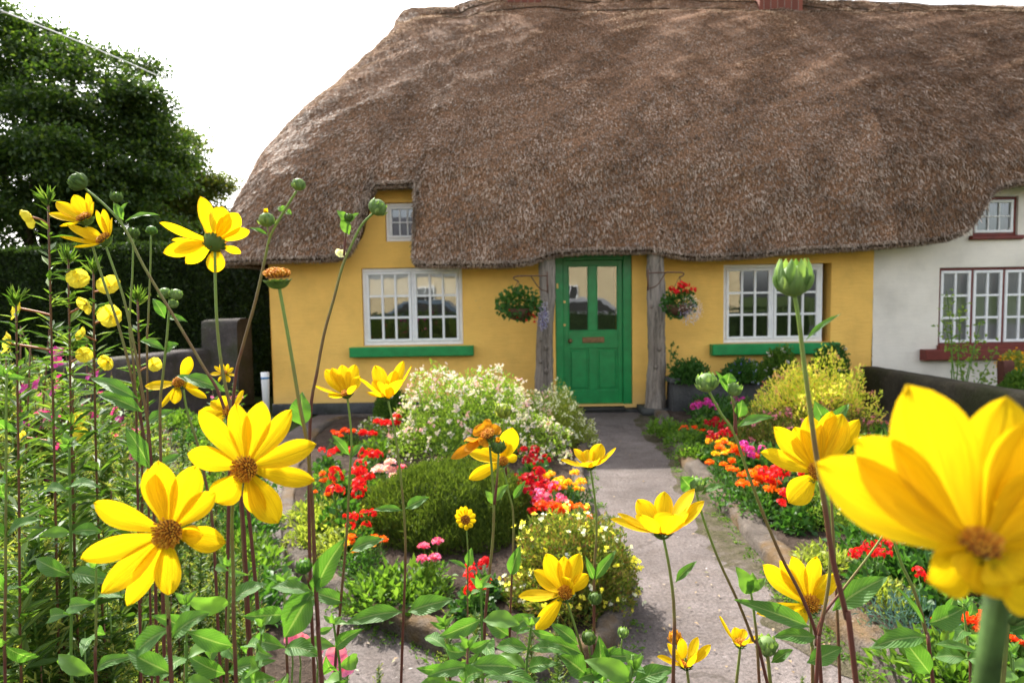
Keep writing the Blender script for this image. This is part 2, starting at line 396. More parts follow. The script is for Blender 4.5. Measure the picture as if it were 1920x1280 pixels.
# behind the camera: the road side (only ever seen mirrored in the panes)
mb = MB(); mb.add([(-30,-14,-.012),(30,-14,-.012),(30,-1.5,-.012),(-30,-1.5,-.012)], [(0,1,2,3)]); struct('road', mb, plain('asphalt', (.06,.06,.062), .9, .2, .2, 20), False)

ISL = [gp(*p) for p in [(548,900),(540,975),(560,1060),(640,1125),(740,1178),(880,1235),(1010,1262),(1130,1215),(1165,1120),(1120,1000),(1088,930),(1085,880),(1100,820),(1040,797),(900,792),(760,790),(655,792),(600,815),(575,850)]]
def smooth_loop(P, k=6, closed=True):
    P = [np.array(list(p)[:2]) for p in P]; n = len(P); out = []
    rngi = range(n) if closed else range(n-1)
    for i in rngi:
        if closed: a, b, c, d = P[i-1], P[i], P[(i+1)%n], P[(i+2)%n]
        else: a, b, c, d = P[max(i-1,0)], P[i], P[i+1], P[min(i+2,n-1)]
        for t in np.arange(k)/k: out.append(.5*((2*b)+(c-a)*t+(2*a-5*b+4*c-d)*t*t+(3*b-a-3*c+d)*t**3))
    if not closed: out.append(P[-1])
    return np.array(out)
def fan_bed(loop, z, name, mat, seed=0, hump=.05):
    c = loop.mean(0); mb = MB(); R_ = np.linspace(0, 1, 26); V = []
    for r in R_:
        for p in loop:
            q = c + (p-c)*r; V.append((q[0], q[1], 0))
    V = np.array(V); V[:, 2] = z + .012*lump(V, 1, 7, seed) + .01*lump(V, 1, 23, seed+1); n = len(loop)
    V[:, 2] += hump*np.repeat(1-R_**2, n)
    F = [(i*n+j, i*n+(j+1)%n, (i+1)*n+(j+1)%n, (i+1)*n+j) for i in range(len(R_)-1) for j in range(n)]
    mb.add(V, F); return struct(name, mb, mat)
isl = smooth_loop(ISL, 8)
if np.sum(isl[:,0]*np.roll(isl[:,1],-1)-np.roll(isl[:,0],-1)*isl[:,1]) < 0: isl = isl[::-1]
fan_bed(isl, .07, 'bed_soil', MAT['soil'], 1)
def kerb_run(path, w, h, name, label, closed, seed=0):
    """row of rough stones set end to end as one kerb body"""
    P = np.asarray(path); n = len(P); T = np.roll(P,-1,0)-np.roll(P,1,0) if closed else np.gradient(P, axis=0)
    T = T/np.linalg.norm(T, axis=1)[:,None]; N = np.stack([T[:,1], -T[:,0]], 1)
    prof = [(-.5,-.05),(-.5,.75),(-.42,.95),(-.2,1.02),(.2,1.0),(.42,.93),(.5,.72),(.52,-.05)]
    g_ = np.random.default_rng(seed); V = []
    cyc = np.cumsum(np.r_[0, np.linalg.norm(np.diff(P, axis=0), axis=1)])
    for i in range(n):
        joint = .80 if (cyc[i] % .5) < .06 else 1.0
        for (a, b) in prof:
            k = 1+.10*math.sin(cyc[i]*7+a*3)+.06*g_.uniform(-1,1)
            V.append((P[i][0]+N[i][0]*a*w*k, P[i][1]+N[i][1]*a*w*k, b*h*(1+.10*math.sin(cyc[i]*4.1+seed)+.07*g_.uniform(-1,1))*(joint if b > .5 else 1)))
    m = len(prof); F = []
    for i in range(n if closed else n-1):
        for j in range(m-1): F.append((i*m+j, ((i+1)%n)*m+j, ((i+1)%n)*m+j+1, i*m+j+1))
    mb = MB(); mb.add(V, F); o = top(name, mb, MAT['kerb'], label, 'kerb')
    return o
isl2 = smooth_loop([tuple(p) for p in isl[::3]], 6)
kerb_run(isl2, .10, .10, 'stone_kerb', 'low mossy stone kerb ringing the island flower bed between the two path arms', True, 2)
RB = [gp(*p) for p in [(1238,778),(1262,830),(1302,885),(1372,960),(1440,1035),(1505,1105),(1580,1175),(1690,1275)]]
rbl = smooth_loop(RB, 10, False)
e = rbl[-1]-rbl[-2]; e = e/np.linalg.norm(e); rbl = np.vstack([rbl, rbl[-1]+e*.5, rbl[-1]+np.array([e[0]*.5, e[1]*1.4])])
kerb_run(rbl, .15, .10, 'stone_kerb', 'mossy stone kerb along the bed right of the door path', False, 5)
mb = MB()
for i in range(len(rbl)-1):
    a, b = rbl[i], rbl[i+1]; k = 14
    pass
V = []; nr = 16
for i in range(len(rbl)):
    for j in range(nr):
        t = j/(nr-1); V.append((rbl[i][0]*(1-t)+5.2*t, rbl[i][1], 0))
V = np.array(V); V[:,2] = .07+.012*lump(V,1,7,4)+.01*lump(V,1,23,5)
mb.grid(V.reshape(len(rbl), nr, 3)); struct('border_soil', mb, MAT['soil'])
g_ = np.random.default_rng(15); T_ = np.gradient(rbl, axis=0); T_ /= np.linalg.norm(T_, axis=1)[:,None]; N_ = np.stack([-T_[:,1], T_[:,0]], 1)
if N_[0][0] > 0: N_ = -N_
V = []
for i in range(len(rbl)):
    w_ = .10+.16*(.5+.5*math.sin(i*.23+1.3*math.sin(i*.11)))+.05*g_.random()
    for j in range(5): q = rbl[i]+N_[i]*(.05+w_*j/4+(.02*g_.normal() if j == 4 else 0)); V.append((q[0], q[1], .016-.0032*j*(1 if j < 4 else 1.1)))
mb = MB(); mb.grid(np.array(V).reshape(len(rbl), 5, 3))
def dirt_mat():
    t = NT('moss_and_dirt'); v = t.coord(); a = t.noise(v, 6, 5, .7); b = t.noise(v, 45, 4, .8)
    cc = t.ramp(a, [(.32, (.055,.06,.02)), (.5, (.10,.085,.055)), (.7, (.15,.125,.105))]); cc = t.mix(.7, cc, t.ramp(b, [(.35,(.4,.4,.4)),(.65,(1.2,1.2,1.2))]), 'MULTIPLY')
    t.col(cc, .95, .1); t.bump(b, 1.0, .02); return t.mat
MAT['dirt'] = dirt_mat(); tag(mb.build('moss', MAT['dirt']), kind='stuff')
# left border soil
LB = smooth_loop([gp(*p) for p in [(470,775),(492,850),(498,950),(505,1060),(520,1180),(600,1278)]], 8, False)
LB = np.vstack([LB, [LB[-1][0]+.5, 1.7], [1.2, .9]])
V = []
for i in range(len(LB)):
    for j in range(24):
        t = j/23; V.append((LB[i][0]*(1-t)-7.0*t, LB[i][1], 0))
V = np.array(V); V[:,2] = .05+.02*lump(V,1,5,6)+.012*lump(V,1,21,7)
mb = MB(); mb.grid(V.reshape(len(LB),24,3)); struct('border_soil', mb, MAT['soil'])

# ================================================================== THATCHED ROOF
ZL, YE, YR = 2.05, 8.15, 11.7
_zn = [0,.12,.25,.38,.5,.63,.75,.84,.9,.96,1.0]; _yn = [0,.025,.065,.15,.262,.395,.53,.64,.725,.87,1.0]
_ridge_x, _ridge_z = [], []
for px, py in [(770,24),(830,14),(900,9),(1000,3),(1200,6),(1400,9),(1520,13),(1700,18),(1900,24)]:
    p = at(px, py, YR); _ridge_x.append(p.x); _ridge_z.append(p.z)
def ridgez(x): return float(np.interp(x, _ridge_x, _ridge_z))
ZR = 6.5
def eave_z(x):
    X_ = [-3.2,-2.45,-2.2,-2.05,-1.98,-1.94,-1.91,-1.88,-1.84,-1.30,-1.275,-1.25,-1.22,-1.18,-1.0,0,.25,.42,.6,1.0,1.75,2.0,2.3,2.8,3.4,4.5,5.0,5.45,5.65,5.8,5.92,6.02,6.15,6.4,9]
    Z_ = [2.08,2.08,2.10,2.16,2.28,2.48,2.78,2.95,3.0,3.0,2.95,2.4,2.06,2.0,1.98,1.97,2.0,2.06,2.10,2.12,2.12,2.07,2.02,2.03,2.08,2.12,2.15,2.21,2.28,2.40,2.58,2.74,2.84,2.9,2.9]
    return float(np.interp(x, X_, Z_))
XL, XRE = -4.02, -1.78
_sx = [0,.1,.19,.33,.385,.49,.59,.66,.725,.87,1.0]; _sv = [0,.04,.095,.20,.27,.39,.52,.61,.69,.84,1.0]
def outline(znv):
    yf = YE + (YR-YE)*np.interp(znv, _zn, _yn); xs_ = XL + (XRE-XL)*np.interp(znv, _sx, _sv)
    r = np.minimum(1.15, .92*(YR-yf)+.01); return yf, xs_, r
def roof_pt(kind, s, zz):
    """kind 0: front column at x=s ; 1: corner arc s in 0..1 ; 2: left side, s 0..1 towards the ridge line"""
    xr = s if kind == 0 else XRE
    zr = ridgez(xr if kind == 0 else XRE)
    znv = min(1, max(0, (zz-ZL)/(zr-ZL))); yf, xs_, r = outline(znv)
    if kind == 0:
        x = s
        if s < 0: x = -(-s)/2.87*(-(xs_+r))
        return np.array([x, yf, zz])
    if kind == 1:
        a = s*math.pi/2; return np.array([xs_+r-r*math.sin(a), yf+r-r*math.cos(a), zz])
    y0 = yf+r; return np.array([xs_, y0+(YR-y0)*s, zz])
cols = [(2, 1.0-i/14) for i in range(14)] + [(1, 1-i/16) for i in range(16)]
fx = list(np.arange(-2.87, -2.3, .09)) + list(np.arange(-2.3, -1.1, .02)) + list(np.arange(-1.1, 5.4, .07)) + list(np.arange(5.4, 6.4, .03)) + list(np.arange(6.4, 12.6, .1))
cols += [(0, x) for x in fx]
NR = 64
def column(kind, s):
    x = s if kind == 0 else -3.0
    ze = eave_z(x) if kind == 0 else 2.08 + (.02 if kind == 2 else 0)
    zr = ridgez(x) if kind == 0 else ridgez(XRE)
    P = []
    for i in range(NR):
        P.append(roof_pt(kind, s, ze+(3.2-ze)*i/20 if i < 20 else 3.2+(zr-3.2)*(i-20)/(NR-21)))
    return np.array(P), ze
Pg = []; ZEs = []
for k, s in cols:
    P, ze = column(k, s); Pg.append(P); ZEs.append(ze)
Pg = np.array(Pg)                                   # (cols, NR, 3)
du = np.gradient(Pg, axis=0); dv = np.gradient(Pg, axis=1); Nn = unit(np.cross(du, dv))
flat = Pg.reshape(-1, 3)
disp = .045*lump(flat, 1, .8, 11) + .032*lump(flat*np.array([1,1,1.6]), 1, 2.6, 12) + .016*lump(flat, 1, 9, 14)
zn_ = (flat[:,2]-2.05)/4.5
disp += .035*np.exp(-((zn_-.30)/.07)**2)/(1+np.exp(-(flat[:,0]+1.8)*3)) * (.6+.4*np.sin(flat[:,0]*1.3))     # old course bulging
disp -= .045*np.exp(-((zn_-.90)/.018)**2)
disp += .05/(1+np.exp(-(zn_-.925)*90))                                                         # ridge cap
Pd = (flat + Nn.reshape(-1,3)*disp[:,None]).reshape(Pg.shape)
ucum = np.r_[0, np.cumsum(np.linalg.norm(np.diff(Pd[:, 4], axis=0), axis=1))]
vcum = np.concatenate([np.zeros((len(cols),1)), np.cumsum(np.linalg.norm(np.diff(Pd, axis=1), axis=2), axis=1)], 1)
vcum = vcum - vcum[:, -1:]
XSPLIT = 4.79
def roof_part(i0, i1, name, parent, mat, smat, nst, seed, lenf=1.0):
    P = Pd[i0:i1+1]; mb = MB(); U = np.stack([np.broadcast_to(ucum[i0:i1+1, None], P.shape[:2]), vcum[i0:i1+1]], -1)
    mb.grid(P, 0, U)
    # rounded lip, underside to the wall, back slope
    under = []; 
    for i in range(i0, i1+1):
        k, s = cols[i]; e0 = Pd[i, 0]; n = unit(Nn[i, 0]); a_ = (s*math.pi/2 if k == 1 else math.pi/2 if k == 2 else 0.0); inn = np.array([math.sin(a_), math.cos(a_), 0])
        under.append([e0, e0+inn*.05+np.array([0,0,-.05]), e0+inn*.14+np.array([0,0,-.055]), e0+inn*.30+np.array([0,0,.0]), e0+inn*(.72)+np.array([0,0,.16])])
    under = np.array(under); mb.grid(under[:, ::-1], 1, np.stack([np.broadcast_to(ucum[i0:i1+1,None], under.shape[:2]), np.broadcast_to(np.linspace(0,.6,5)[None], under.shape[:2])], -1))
    back = P.copy(); back[:,:,1] = 2*YR - back[:,:,1]; back[:, -1] = P[:, -1]; mb.grid(back[:, ::-1], 0, U[:, ::-1])
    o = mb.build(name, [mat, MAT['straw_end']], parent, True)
    # straw ends standing out of the thatch
    g_ = np.random.default_rng(seed); nc = i1-i0
    w = np.linalg.norm(np.diff(Pd[i0:i1+1, 5], axis=0), axis=1); w = w/w.sum()
    w = np.linalg.norm(np.diff(Pd[i0:i1+1], axis=0), axis=2)[:, :-1]*np.linalg.norm(np.diff(Pd[i0:i1], axis=1), axis=2); ww = (w/w.sum()).ravel(); qi = g_.choice(len(ww), nst, p=ww); ci = qi//(NR-1)+i0; vi = qi%(NR-1); fu = g_.random(nst); fv = g_.random(nst)
    A = Pd[ci, vi]; B = Pd[ci+1, vi]; C = Pd[ci, vi+1]; D = Pd[ci+1, vi+1]
    pos = (A*(1-fu)[:,None]+B*fu[:,None])*(1-fv)[:,None] + (C*(1-fu)[:,None]+D*fu[:,None])*fv[:,None]
    down = unit(A-C); nn = unit(np.cross(B-A, C-A)); side = np.cross(down, nn)
    clump = .5+.5*np.tanh(2*lump(pos, 1, 4.0, seed+3))
    dr = unit(down + nn*(g_.uniform(.05, .55, nst)*(.5+.8*clump))[:,None] + side*g_.normal(0, .26*lenf, nst)[:,None])
    L_ = g_.uniform(.025, .085, nst)*lenf; Wd = g_.uniform(.004, .0095, nst)
    pos = pos - nn*.008
    sdv = unit(np.cross(dr, nn)); a = pos - sdv*Wd[:,None]*.5; b = pos + sdv*Wd[:,None]*.5; c = pos+dr*L_[:,None]+sdv*Wd[:,None]*.35; d = pos+dr*L_[:,None]-sdv*Wd[:,None]*.35
    V = np.stack([a,b,c,d],1).reshape(-1,3); q = np.arange(nst)*4; F = np.stack([q,q+1,q+2,q+3],1)
    ms = MB(); ms.add(V, F); s_ = ms.build('straw', smat, parent, False)
    # fringe of straw at the cut lip
    nf = int(nst*.09); cj = g_.integers(i0, i1, nf); f2 = g_.random(nf)[:,None]; k5 = g_.integers(0, 3, nf)
    uu = np.array(under); bpos = uu[cj-i0, k5]*(1-f2)+uu[cj-i0+1, k5]*f2
    dd = unit(np.array([0,-.25,-1.])+g_.normal(size=(nf,3))*.3); leaf = MB(); leaf_cards(leaf, bpos+np.array([0,0,.01]), dd, np.broadcast_to(np.array([0,-1.,.1]), (nf,3)), g_.uniform(.02,.06,nf), .008, 0, .0)
    leaf.build('straw_fringe', smat, parent, False)
    return o
isplit = min(range(len(cols)), key=lambda i: abs((cols[i][1] if cols[i][0] == 0 else -9)-XSPLIT))

yellow = wthing('thatched_cottage', 'yellow rendered cottage with green door under a bulging brown thatch', 'cottage', (1.0, YW, 0))
cream = wthing('thatched_cottage', 'cream neighbour cottage with dark red window frames at the right end', 'cottage', (7.0, YW, 0))
roof_part(0, isplit, 'roof', yellow, MAT['thatch'], MAT['straw'], 330000, 21)
roof_part(isplit, len(cols)-1, 'roof', cream, MAT['thatch_old'], MAT['straw_old'], 120000, 22, 1.4)
# pinned rods along the ridge cap
for par, i0, i1 in ((yellow, 33, isplit), (cream, isplit, len(cols)-1)):
    for row_t, rad in ((.945, .010), (.975, .009), (.915, .009)):
        j = int(row_t*(NR-1)); pts = [Pd[i, j]+Nn[i, j]*.012 for i in range(i0, i1, 5)]
        m = MB(); m.tube(pts, rad, 5); m.build('ridge_rod', MAT['straw_end'], par)
# criss-cross sways on the cap
for par, xa, xb in ((yellow, 30, isplit-3), (cream, isplit+1, len(cols)-6)):
    m = MB(); i = xa; up_ = True
    while i+4 < xb:
        j0, j1 = int(.945*(NR-1)), int(.975*(NR-1))
        a = Pd[i, j0]+Nn[i, j0]*.014; b = Pd[i+4, j1]+Nn[i+4, j1]*.014
        a2 = Pd[i, j1]+Nn[i, j1]*.014; b2 = Pd[i+4, j0]+Nn[i+4, j0]*.014
        m.tube([a, b] if up_ else [a2, b2], .007, 4); up_ = not up_; i += 4
    m.build('ridge_sways', MAT['straw_end'], par)

# ================================================================== WALLS
def wp(px, py, Y=YW): p = at(px, py, Y); return p.x, p.z
def wall_grid(x0, x1, z0, z1, openings, y, seed, step=.1):
    xs = sorted(set([round(v, 4) for v in np.arange(x0, x1, step)] + [x1] + [round(o[k], 4) for o in openings for k in (0, 1)]))
    zs = sorted(set([round(v, 4) for v in np.arange(z0, z1, step)] + [z1] + [round(o[k], 4) for o in openings for k in (2, 3)]))
    mb = MB(); V = np.array([[(x, y, z) for z in zs] for x in xs]); f = V.reshape(-1,3)
    dz = .016*lump(f, 1, 1.3, seed) + .006*lump(f, 1, 5, seed+1)
    for (a,b,c,d,dep) in openings:
        near = (f[:,0] > a-.02)&(f[:,0] < b+.02)&(f[:,2] > c-.02)&(f[:,2] < d+.02); dz[near] *= 0
    f = f + np.stack([0*dz, dz, 0*dz], 1); f[:,2] = np.where(f[:,0] < -2.55, np.minimum(f[:,2], 2.7), f[:,2]); nz = len(zs); F = []
    for i in range(len(xs)-1):
        for j in range(nz-1):
            cx, cz = (xs[i]+xs[i+1])/2, (zs[j]+zs[j+1])/2
            if any(a < cx < b and c < cz < d for (a,b,c,d,_) in openings): continue
            F.append((i*nz+j, (i+1)*nz+j, (i+1)*nz+j+1, i*nz+j+1))
    mb.add(f, F)
    for (a,b,c,d,dep) in openings:
        e = .018
        mb.add([(a,y,c),(a,y+dep,c),(a,y+dep,d),(a,y,d)], [(0,1,2,3)]); mb.add([(b,y,c),(b,y+dep,c),(b,y+dep,d),(b,y,d)], [(3,2,1,0)])
        mb.add([(a,y,d),(b,y,d),(b,y+dep,d),(a,y+dep,d)], [(0,3,2,1)]); mb.add([(a,y,c),(b,y,c),(b,y+dep,c),(a,y+dep,c)], [(0,1,2,3)])
    return mb
xw0, _ = wp(507, 600)
LWx0, LWz1 = wp(677, 503); LWx1, LWz0 = wp(869, 646)
RWx0, RWz1 = wp(1357, 496); RWx1, RWz0 = wp(1557, 641)
DX0, DZ1 = wp(1040, 476); DX1, DZ0 = wp(1186, 757)
UWx0, UWz1 = wp(721, 380); UWx1, UWz0 = wp(790, 452)
WWx0, WWz1 = wp(1762, 502); WWx1, WWz0 = wp(1946, 646)
VWx0, VWz1 = wp(1826, 369); VWx1, VWz0 = wp(1908, 441)
opY = [(LWx0,LWx1,LWz0,LWz1,.13),(RWx0,RWx1,RWz0,RWz1,.28),(DX0,DX1,DZ0,DZ1,.10),(UWx0,UWx1,UWz0,UWz1,.12)]
opC = [(WWx0,WWx1,WWz0,WWz1,.10),(VWx0,VWx1,VWz0,VWz1,.10)]
m = wall_grid(xw0, XSPLIT, 0, 3.2, opY, YW, 31)
# left gable end and back, rounded corner
m.grid(np.array([[(xw0-.0-.05*math.sin(a)*0, YW+.0+t, z) for z in np.linspace(0, 3.2, 12)] for a in (0,) for t in np.linspace(0, 6.0, 30)])[::-1])
m.add([(xw0,YW+6,0),(XSPLIT,YW+6,0),(XSPLIT,YW+6,3.2),(xw0,YW+6,3.2)], [(0,1,2,3)])
m.build('wall', MAT['yellow_wall'], yellow)
m = wall_grid(XSPLIT, 12.5, 0, 3.2, opC, YW, 33)
m.add([(XSPLIT,YW+6,0),(12.5,YW+6,0),(12.5,YW+6,3.2),(XSPLIT,YW+6,3.2)], [(0,1,2,3)]); m.add([(12.5,YW,0),(12.5,YW+6,0),(12.5,YW+6,3.2),(12.5,YW,3.2)], [(0,1,2,3)])
m.build('wall', MAT['cream_wall'], cream)
m = MB(); m.bbox(xw0-.012, DX0-.08, YW-.028, YW+.02, 0, .15, .012); m.bbox(DX1+.30, XSPLIT-.02, YW-.028, YW+.02, 0, .13, .012); m.build('plinth', MAT['trough'], yellow)
# door step + plinth
m = MB(); x0, z0 = wp(1030, 765); x1, z1 = wp(1215, 765); m.bbox(x0, x1, YW-.22, YW+.02, 0, DZ0-.045, .015); m.build('doorstep', MAT['trough'], yellow)
m = MB(); m.bbox(DX0+.1, DX1-.12, YW-.245, YW-.02, DZ0-.042, DZ0-.02, .005); m.build('threshold', MAT['dark'], yellow)

def casement_window(par, x0, x1, z0, z1, y, n, nc, nr, mfr, mout, fw=.045, ms_w=.03, split=None, red=False):
    """window > frame, sash (> pane) ... each sash with its own bars"""
    fr = MB(); d = .055
    fr.bbox(x0, x1, y, y+d, z0, z0+fw); fr.bbox(x0, x1, y, y+d, z1-fw, z1)
    fr.bbox(x0, x0+fw, y+.003, y+d, z0+fw, z1-fw); fr.bbox(x1-fw, x1, y+.003, y+d, z0+fw, z1-fw)
    xi0, xi1 = x0+fw, x1-fw; mw = .03
    edges = np.linspace(xi0, xi1, n+1)
    for k in range(1, n): fr.bbox(edges[k]-mw/2, edges[k]+mw/2, y+.003, y+d, z0+fw, z1-fw)
    win = fr.build('window', mout, par, False)
    gl_y = y+.032
    for k in range(n):
        a = edges[k]+(mw/2 if k else 0)+.002; b = edges[k+1]-(mw/2 if k < n-1 else 0)-.002; c = z0+fw+.002; e = z1-fw-.002; sw = .038
        s = MB(); yy = y-.008
        s.bbox(a, b, yy, yy+.045, c, c+sw); s.bbox(a, b, yy, yy+.045, e-sw, e); s.bbox(a, a+sw, yy+.002, yy+.043, c+sw, e-sw); s.bbox(b-sw, b, yy+.002, yy+.043, c+sw, e-sw)
        for i in range(1, nc):
            xx = a+sw+(b-a-2*sw)*i/nc; s.bbox(xx-ms_w/2, xx+ms_w/2, yy+.008, yy+.037, c+sw, e-sw, .004)
        for j in range(1, nr):
            zz = c+sw+(e-c-2*sw)*j/nr; s.bbox(a+sw, b-sw, yy+.010, yy+.035, zz-ms_w/2, zz+ms_w/2, .004)
        so = s.build('sash', mfr, win, False)
        g_ = MB(); g_.add([(a+sw,gl_y-.012,c+sw),(b-sw,gl_y-.012,c+sw),(b-sw,gl_y-.012,e-sw),(a+sw,gl_y-.012,e-sw)], [(0,1,2,3)]); g_.build('pane', MAT['glass'], win, False)
    # room behind
    r = MB(); D = 1.6; Y0 = y+d+.004
    r.add([(x0-.3,Y0+D,z0-.3),(x1+.3,Y0+D,z0-.3),(x1+.3,Y0+D,z1+.3),(x0-.3,Y0+D,z1+.3),(x0-.02,Y0,z0-.02),(x1+.02,Y0,z0-.02),(x1+.02,Y0,z1+.02),(x0-.02,Y0,z1+.02)],
          [(0,1,2,3),(4,5,1,0),(7,6,2,3),(4,0,3,7),(5,1,2,6)]); r.build('dark_room', MAT['dark'], win, False)
    return win
def curtain(win, x0, x1, z0, z1, y, mat, name='curtain', amp=.012, f=60):
    m = MB(); xs = np.linspace(x0, x1, 50); zs = np.linspace(z0, z1, 6)
    m.grid(np.array([[(x, y+amp*math.sin(x*f)+amp*.5*math.sin(x*f*.37+z), z) for z in zs] for x in xs])); m.build(name, mat, win)
MAT['net'] = leafy('net_curtain', [(.55,.56,.55),(.62,.62,.6)], .35, .8, .1, (.8,.8,.8))
MAT['blind'] = leafy('white_blind', [(.8,.8,.8),(.8,.8,.8)], .3, .7, .2, (.8,.8,.8))
wl_ = casement_window(yellow, LWx0+.003, LWx1-.003, LWz0+.003, LWz1-.003, YW+.04, 2, 3, 3, MAT['white_paint'], MAT['white_paint'])
h = LWz1-LWz0
for a, b in ((LWx0+.05, (LWx0+LWx1)/2-.02), ((LWx0+LWx1)/2+.02, LWx1-.05)):
    curtain(wl_, a, b, LWz1-.05-.30*h, LWz1-.03, YW+.10, MAT['blind'], 'roller_blind', .002, 30)
wr_ = casement_window(yellow, RWx0+.003, RWx1-.09, RWz0+.003, RWz1-.003, YW+.05, 2, 3, 3, MAT['white_paint'], MAT['white_paint'])
wu_ = casement_window(yellow, UWx0+.003, UWx1-.003, UWz0+.003, UWz1-.003, YW+.05, 1, 3, 2, MAT['white_paint'], MAT['white_paint'], .04, .018)
ww_ = casement_window(cream, WWx0+.003, WWx1-.003, WWz0+.003, WWz1-.003, YW+.03, 3, 2, 3, MAT['white_paint'], MAT['red_paint'], .035)
curtain(ww_, WWx0+.05, WWx1-.05, WWz0+.03, WWz1-.03, YW+.16, MAT['net'], 'net_curtain')
wv_ = casement_window(cream, VWx0+.003, VWx1-.003, VWz0+.003, VWz1-.003, YW+.03, 1, 3, 2, MAT['white_paint'], MAT['red_paint'], .035, .018)
curtain(wv_, VWx0+.05, VWx1-.05, VWz0+.03, VWz1-.03, YW+.16, plain('green_curtain', (.02,.06,.035), .8, .1), 'curtain')
def sill(par, pa, pb, mat, y0=YW-.13, label=None, name='window_sill'):
    x0, z1 = wp(*pa, y0); x1, z0 = wp(*pb, y0); m = MB(); m.bbox(x0, x1, y0, YW+.02, z0, z1, .012); return m.build(name, mat, par, False)
sill(yellow, (654,652), (888,667), MAT['green_paint']); sill(yellow, (1336,646), (1576,663), MAT['green_paint'])
sill(cream, (1736,656), (1960,673), MAT['red_paint']); sill(cream, (1761,647), (1960,655.6), MAT['red_paint'], YW-.05)
sill(cream, (1822,441.5), (1922,448), MAT['red_paint'], YW-.05)

# ------------------------------------------------------------------ door
G = MAT["green_paint"]
m = MB(); fy = YW+.012; fwid = .085
fx0, fx1, fz0, fz1 = DX0+.003, DX1-.003, DZ0, DZ1-.003
m.bbox(fx0, fx0+fwid+.02, fy, YW+.11, fz0, fz1); m.bbox(fx1-fwid-.03, fx1, fy, YW+.11, fz0, fz1); m.bbox(fx0+fwid+.02, fx1-fwid-.03, fy+.003, YW+.11, fz1-fwid, fz1)
door_frame = m.build('door_frame', G, yellow, False)
lx0, lx1, lz0, lz1 = fx0+fwid+.023, fx1-fwid-.033, fz0+.006, fz1-fwid-.003; ly = YW+.055
gxa, gz1 = wp(1065, 499, ly); gxb, gz0 = wp(1104, 620, ly); gxc, _ = wp(1118, 499, ly); gxd, _ = wp(1158, 499, ly)
pz1 = wp(1080, 653, ly)[1]; pz0 = wp(1080, 732, ly)[1]
m = MB(); dy0, dy1 = ly, ly+.045
m.bbox(lx0, gxa, dy0, dy1, lz0, lz1, .003); m.bbox(gxd, lx1, dy0, dy1, lz0, lz1, .003); m.bbox(gxa, gxd, dy0+.002, dy1, gz1, lz1, .003)
m.bbox(gxb, gxc, dy0+.001, dy1, gz0, gz1, .003); m.bbox(gxa, gxd, dy0+.002, dy1, pz1, gz0, .003); m.bbox(gxa, gxd, dy0+.002, dy1, lz0, pz0, .003)
m.bbox(gxb, gxc, dy0+.001, dy1, pz0, pz1, .003)
door = m.build('door', G, yellow, False)
for a, b in ((gxa, gxb), (gxc, gxd)):
    m = MB(); m.box(a, b, dy0+.022, dy1-.004, pz0, pz1); b_ = .03; m.bbox(a+b_, b-b_, dy0+.010, dy0+.024, pz0+b_, pz1-b_, .008); m.build('door_panel', G, door, False)
    m = MB(); 
    for (p, q, r, s_) in ((a, b, gz0, gz0+.012), (a, b, gz1-.012, gz1), (a, a+.012, gz0+.012, gz1-.012), (b-.012, b, gz0+.012, gz1-.012)): m.bbox(p, q, dy0-.004, dy0+.02, r, s_, .003)
    m.build('glazing_bead', G, door, False)
    m = MB(); m.add([(a,dy0+.018,gz0),(b,dy0+.018,gz0),(b,dy0+.018,gz1),(a,dy0+.018,gz1)], [(0,1,2,3)]); m.build('door_pane', MAT['glass'], door, False)
m = MB(); m.box(lx0+.01, lx1-.01, dy1+.5, dy1+.52, lz0, lz1); m.build('dark_hall', MAT['dark'], door, False)
x0, z1 = wp(1092, 632, ly); x1, z0 = wp(1133, 642, ly)
m = MB(); m.bbox(x0, x1, ly-.010, ly+.001, z0, z1, .004); m.bbox(x0+.03, x1-.03, ly-.016, ly-.009, z0+.018, z1-.018, .003); m.build('letterbox', MAT['dull_brass'], door, False)
x0, z0 = wp(1069, 639, ly); m = MB(); m.tube([(x0,ly,z0),(x0,ly-.03,z0)], .01, 8, smooth=False); m.ball((x0,ly-.045,z0), .026, nu=14, nv=10); m.tube([(x0,ly-.004,z0),(x0,ly+.001,z0)], .03, 14, smooth=False); m.build('door_knob', MAT['dull_brass'], door)
for py in (566, 609):
    x0, z0 = wp(1058.5, py, ly); m = MB(); m.tube([(x0,ly+.001,z0),(x0,ly-.010,z0)], .017, 12, smooth=False); m.tube([(x0,ly-.010,z0),(x0,ly-.016,z0)], .008, 8, smooth=False); m.build('door_lock', MAT['brass'], door, False)
x0, z0 = wp(1045, 536, fy); m = MB(); m.bbox(x0-.012, x0+.012, fy-.012, fy+.001, z0-.035, z0+.035, .004); m.build('bell_push', MAT['brass'], door_frame, False)
m = MB(); x0, z0 = wp(1166, 739, ly)
